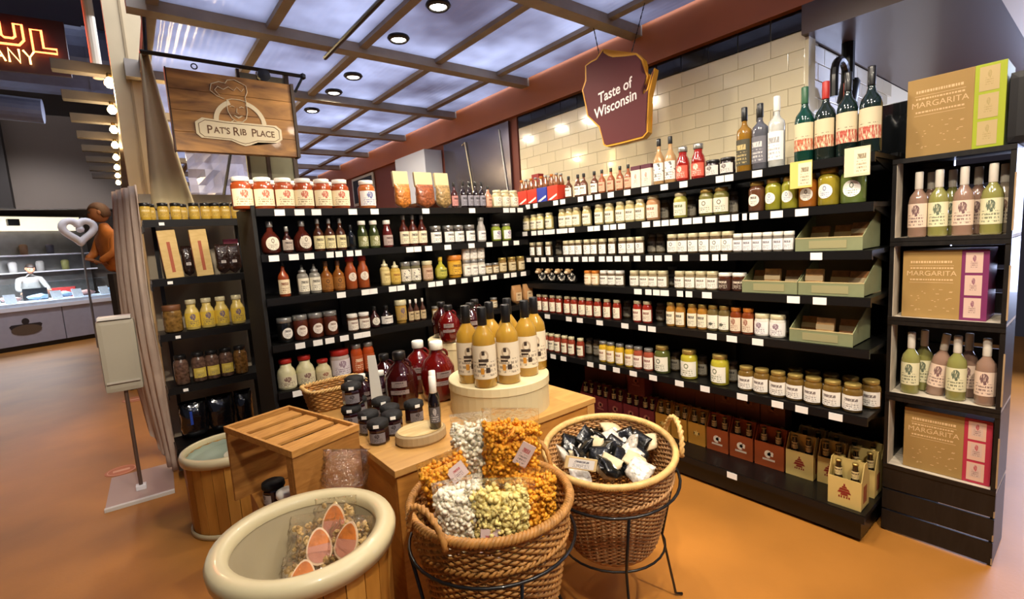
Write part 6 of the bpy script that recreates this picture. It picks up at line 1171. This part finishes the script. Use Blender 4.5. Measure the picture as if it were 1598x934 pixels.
# ================================================================ hanging signs
sw = wood('sign_board', '#6a4520', '#c08a44', (1.2, 3, 5), .5, .1, 1.2)
sg = tag(empty('hanging_sign', (.69, 3.70, 2.285)), 'brown wooden shop sign with a cream emblem and nameplate on a black bracket', 'sign')
for i, (z0, z1) in enumerate(((0, .115), (.117, .245), (.247, .37), (.372, .49))):
    obj('board', box(-.355, .355, -.03, .03, z0, z1, .002), sw, sg, (0, 0, 0))
obj('frame', box(-.362, -.355, -.032, .032, -.004, .494), mat('dark_post', '#3a2a1e', .6), sg); obj('frame', box(.3555, .375, -.04, .04, -.004, .494), mat('dark_post', '#3a2a1e', .6), sg)
cr_ = mat('sign_cream', '#e0d2ae', .6); ink = mat('sign_ink', '#6a4a30', .7)
pl = [(-.27, .06), (-.245, .035), (-.22, .035), (-.08, .03), (-.03, .008), (.0, .0), (.03, .008), (.08, .03), (.20, .035), (.235, .06), (.235, .125), (.205, .15), (.02, .15), (-.10, .15), (-.23, .16), (-.27, .13)]
np_ = obj('nameplate', prism(bmesh.new(), [(x+.03, z+.05) for x, z in pl], -.036, -.03), cr_, sg)
for s_, sz, x in (('P', .074, -.187), ("AT'S", .056, -.118), ('R', .074, -.038), ('IB', .056, .004), ('P', .074, .068), ('LACE', .056, .140)):
    obj('lettering', text_mesh(s_, sz, .0006, sx=.86, bold=.0006), ink, np_, (x+.022, -.0366, .137))
bo = bmesh.new(); tube(bo, [(x*.93+.03-.0, -.0365, (z-.085)*.83+.135) for x, z in pl], .0018, 4, True); obj('border_line', bo, ink, np_)
# emblem of arch, face outline and tall soft hat
for a0, a1 in ((PI*.62, PI), (0, PI*.40)):
    o_ = [(.02+.155*math.cos(t), .195+.15*math.sin(t)) for t in np.linspace(a0, a1, 10)] + [(.02+.128*math.cos(t), .195+.123*math.sin(t)) for t in np.linspace(a1, a0, 10)]
    obj('arch', prism(bmesh.new(), o_, -.034, -.0305), cr_, sg)
el = bmesh.new(); P3 = lambda l: [(x, -.0325, z) for x, z in l]
tube(el, P3([(-.045, .335), (-.05, .30), (-.048, .265), (-.03, .225), (-.005, .205), (.03, .205), (.055, .228), (.066, .27), (.066, .33)]), .0028, 5)
tube(el, P3([(-.05, .335), (-.02, .345), (.03, .345), (.068, .335)]), .0026, 5)
tube(el, P3([(-.06, .34), (-.10, .355), (-.135, .385), (-.125, .425), (-.08, .445), (-.045, .44), (-.03, .462), (.01, .47), (.045, .455), (.075, .44), (.078, .40), (.062, .365), (.066, .335)]), .0026, 5)
tube(el, P3([(-.085, .36), (-.11, .39), (-.09, .415), (-.06, .40), (-.03, .42), (.0, .40), (.02, .425), (.045, .40), (.06, .42)]), .002, 5)
for sx in (-.022, .034): tube(el, P3([(sx-.014, .295), (sx, .302), (sx+.014, .297)]), .0022, 5)
tube(el, P3([(.006, .29), (.002, .262), (.014, .258)]), .0018, 5); tube(el, P3([(-.014, .243), (.008, .232), (.034, .244)]), .0024, 5); tube(el, P3([(-.008, .236), (.008, .226), (.026, .236)]), .0018, 5)
tube(el, P3([(-.02, .212), (-.035, .20)]), .003, 5); obj('line_emblem', el, cr_, sg)
bk = tag(empty('sign_bracket', (.69, 3.70, 2.855)), 'black iron bracket bar carrying the wooden sign', 'bracket')
obj('bar', tube(bmesh.new(), [(-.47, 0, .0), (.46, 0, .0)], .013, 8), bmet, bk); obj('end_knob', lathe(bmesh.new(), [(0, -.025), (.02, -.012), (.02, .012), (0, .025)], 10), bmet, bk, (.46, 0, 0)); obj('stay', tube(bmesh.new(), [(.46, 0, 0), (.40, .02, -.11)], .009, 6), bmet, bk)
obj('hanger_rod', tube(bmesh.new(), [(-.44, 0, 0), (-.42, 0, .26)], .010, 6), bmet, bk)
for x in (-.20, .21):
    q = obj('hook', tube(bmesh.new(), [(x+.016*math.sin(t), 0, -.042+.016*math.cos(t)) for t in np.linspace(0, 2*PI, 12)[:-1]], .004, 5, True), bmet, bk)
obj('pulley', lathe(bmesh.new(), [(.0, -.02), (.04, -.016), (.042, 0), (.04, .016), (0, .02)], 14), bmet, bk, (.20, 0, -.035), (PI/2, 0, 0))
# state-shaped sign
wis = [(-.290, .150), (-.255, .215), (-.252, .325), (-.20, .345), (-.150, .352), (-.09, .405), (-.075, .385), (-.035, .352), (.0, .333), (.10, .312), (.19, .297), (.235, .245), (.245, .20), (.232, .165), (.262, .145), (.275, .12), (.255, .07), (.225, .035), (.232, .01), (.262, .03), (.282, .085), (.305, .135), (.325, .16), (.318, .125), (.295, .045), (.278, -.01), (.272, -.10), (.258, -.18), (.262, -.27), (.22, -.305), (.05, -.315), (-.085, -.318), (-.115, -.30), (-.125, -.235), (-.150, -.16), (-.185, -.125), (-.25, -.06), (-.262, .01), (-.268, .08)]
ws = tag(empty('state_sign', (2.75, 2.20, 2.50), (0, 0, -PI/2+.20)), 'maroon state-shaped sign with a yellow edge hung on chains', 'sign'); ws.scale = (.88, 1, .90); yl = mat('sign_yellow', '#d89a24', .5); mr = mat('sign_maroon', '#561a1e', .65)
cx_, cz_ = 0, 0
obj('yellow_edge', prism(bmesh.new(), [(x, z) for x, z in wis], -.015, .05), yl, ws)
bmw = bmesh.new(); Vv = [Vector((x, z)) for x, z in wis]; inn = []
for i, v in enumerate(Vv):
    a, b = Vv[i-1], Vv[(i+1) % len(Vv)]; nrm = Vector((-(b-a).y, (b-a).x)).normalized(); inn.append((v-nrm*-.013 if False else v+nrm*(-.013)))
area_ = sum(Vv[i-1].x*Vv[i].y-Vv[i].x*Vv[i-1].y for i in range(len(Vv)))
if area_ > 0: inn = [v+(v-w_) for v, w_ in zip(Vv, inn)]
obj('maroon_face', prism(bmw, [(v.x, v.y) for v in inn], -.0185, -.015), mr, ws)
for s_, z in (('Taste of', .075), ('Wisconsin', -.025)): obj('lettering', text_mesh(s_, .105, .0006, .25, sx=.84, bold=.0015), mat('sign_white', '#efe6e0', .5), ws, (-.005, -.0192, z), (0, -.20, 0))
chn = mat('chain_dark', '#2c2622', .5, .4)
for (x0, z0, x1, z1) in ((-.13, .345, -.19, .655), (.13, .305, .26, .655)):
    bm = bmesh.new()
    for i in range(14):
        a, b = i/14, (i+.9)/14
        tube(bm, [(x0+(x1-x0)*a, .01, z0+(z1-z0)*a), (x0+(x1-x0)*b, .01, z0+(z1-z0)*b)], .0045 if i % 2 else .003, 5)
    obj('chain', bm, chn, ws)
# neon sign
ng = tag(empty('neon_sign', (-.52, 7.0, 3.85), (0, 0, -.10)), 'glowing red neon sign in block letters on a dark board', 'neon sign')
obj('backboard', box(-1.6, .32, .04, .07, -.25, .30), mat('neon_board', '#2a1416', .5), ng)
nr = mat('neon_tube', '#ff5030', .4, emit='#ff6a38', es=7); ny = mat('neon_tube_pale', '#ffb070', .4, emit='#ffac60', es=6)
def outl(pts, closed=True, r=.011, m=nr): obj('neon_letter', tube(bmesh.new(), [(x, 0, z) for x, z in pts], r, 6, closed), m, ng)
outl([(-.22, .20), (-.16, .20), (-.16, .08), (-.14, .06), (-.08, .06), (-.06, .08), (-.06, .20), (0, .20), (0, .05), (-.04, .0), (-.18, .0), (-.22, .05)])
outl([(.06, .17), (.14, .17), (.14, .0), (.24, .0), (.24, -.045), (.06, -.045)])
def strk(x, z, segs, s=.13):
    for sgm in segs: outl([(x+a*s, z+b*s) for a, b in sgm], False, .009, ny)
strk(-.36, -.16, [[(0, 0), (0, 1), (.5, 1), (.6, .8), (.5, .55), (0, .5)]]); strk(-.25, -.165, [[(0, 0), (.35, 1), (.7, 0)], [(.15, .35), (.55, .35)]]); strk(-.13, -.17, [[(0, 0), (0, 1), (.6, 0), (.6, 1)]]); strk(-.02, -.175, [[(0, 1), (.32, .5), (.64, 1)], [(.32, .5), (.32, 0)]])
l = bpy.data.lights.new('neon_lamp', 'AREA'); l.energy = 22; l.color = (1, .10, .05); l.size = .5
lo = bpy.data.objects.new('neon_lamp', l); COL.objects.link(lo); lo.parent = ng; lo.location = (-.05, -.05, .0); lo.rotation_euler = (-PI/2, 0, 0)
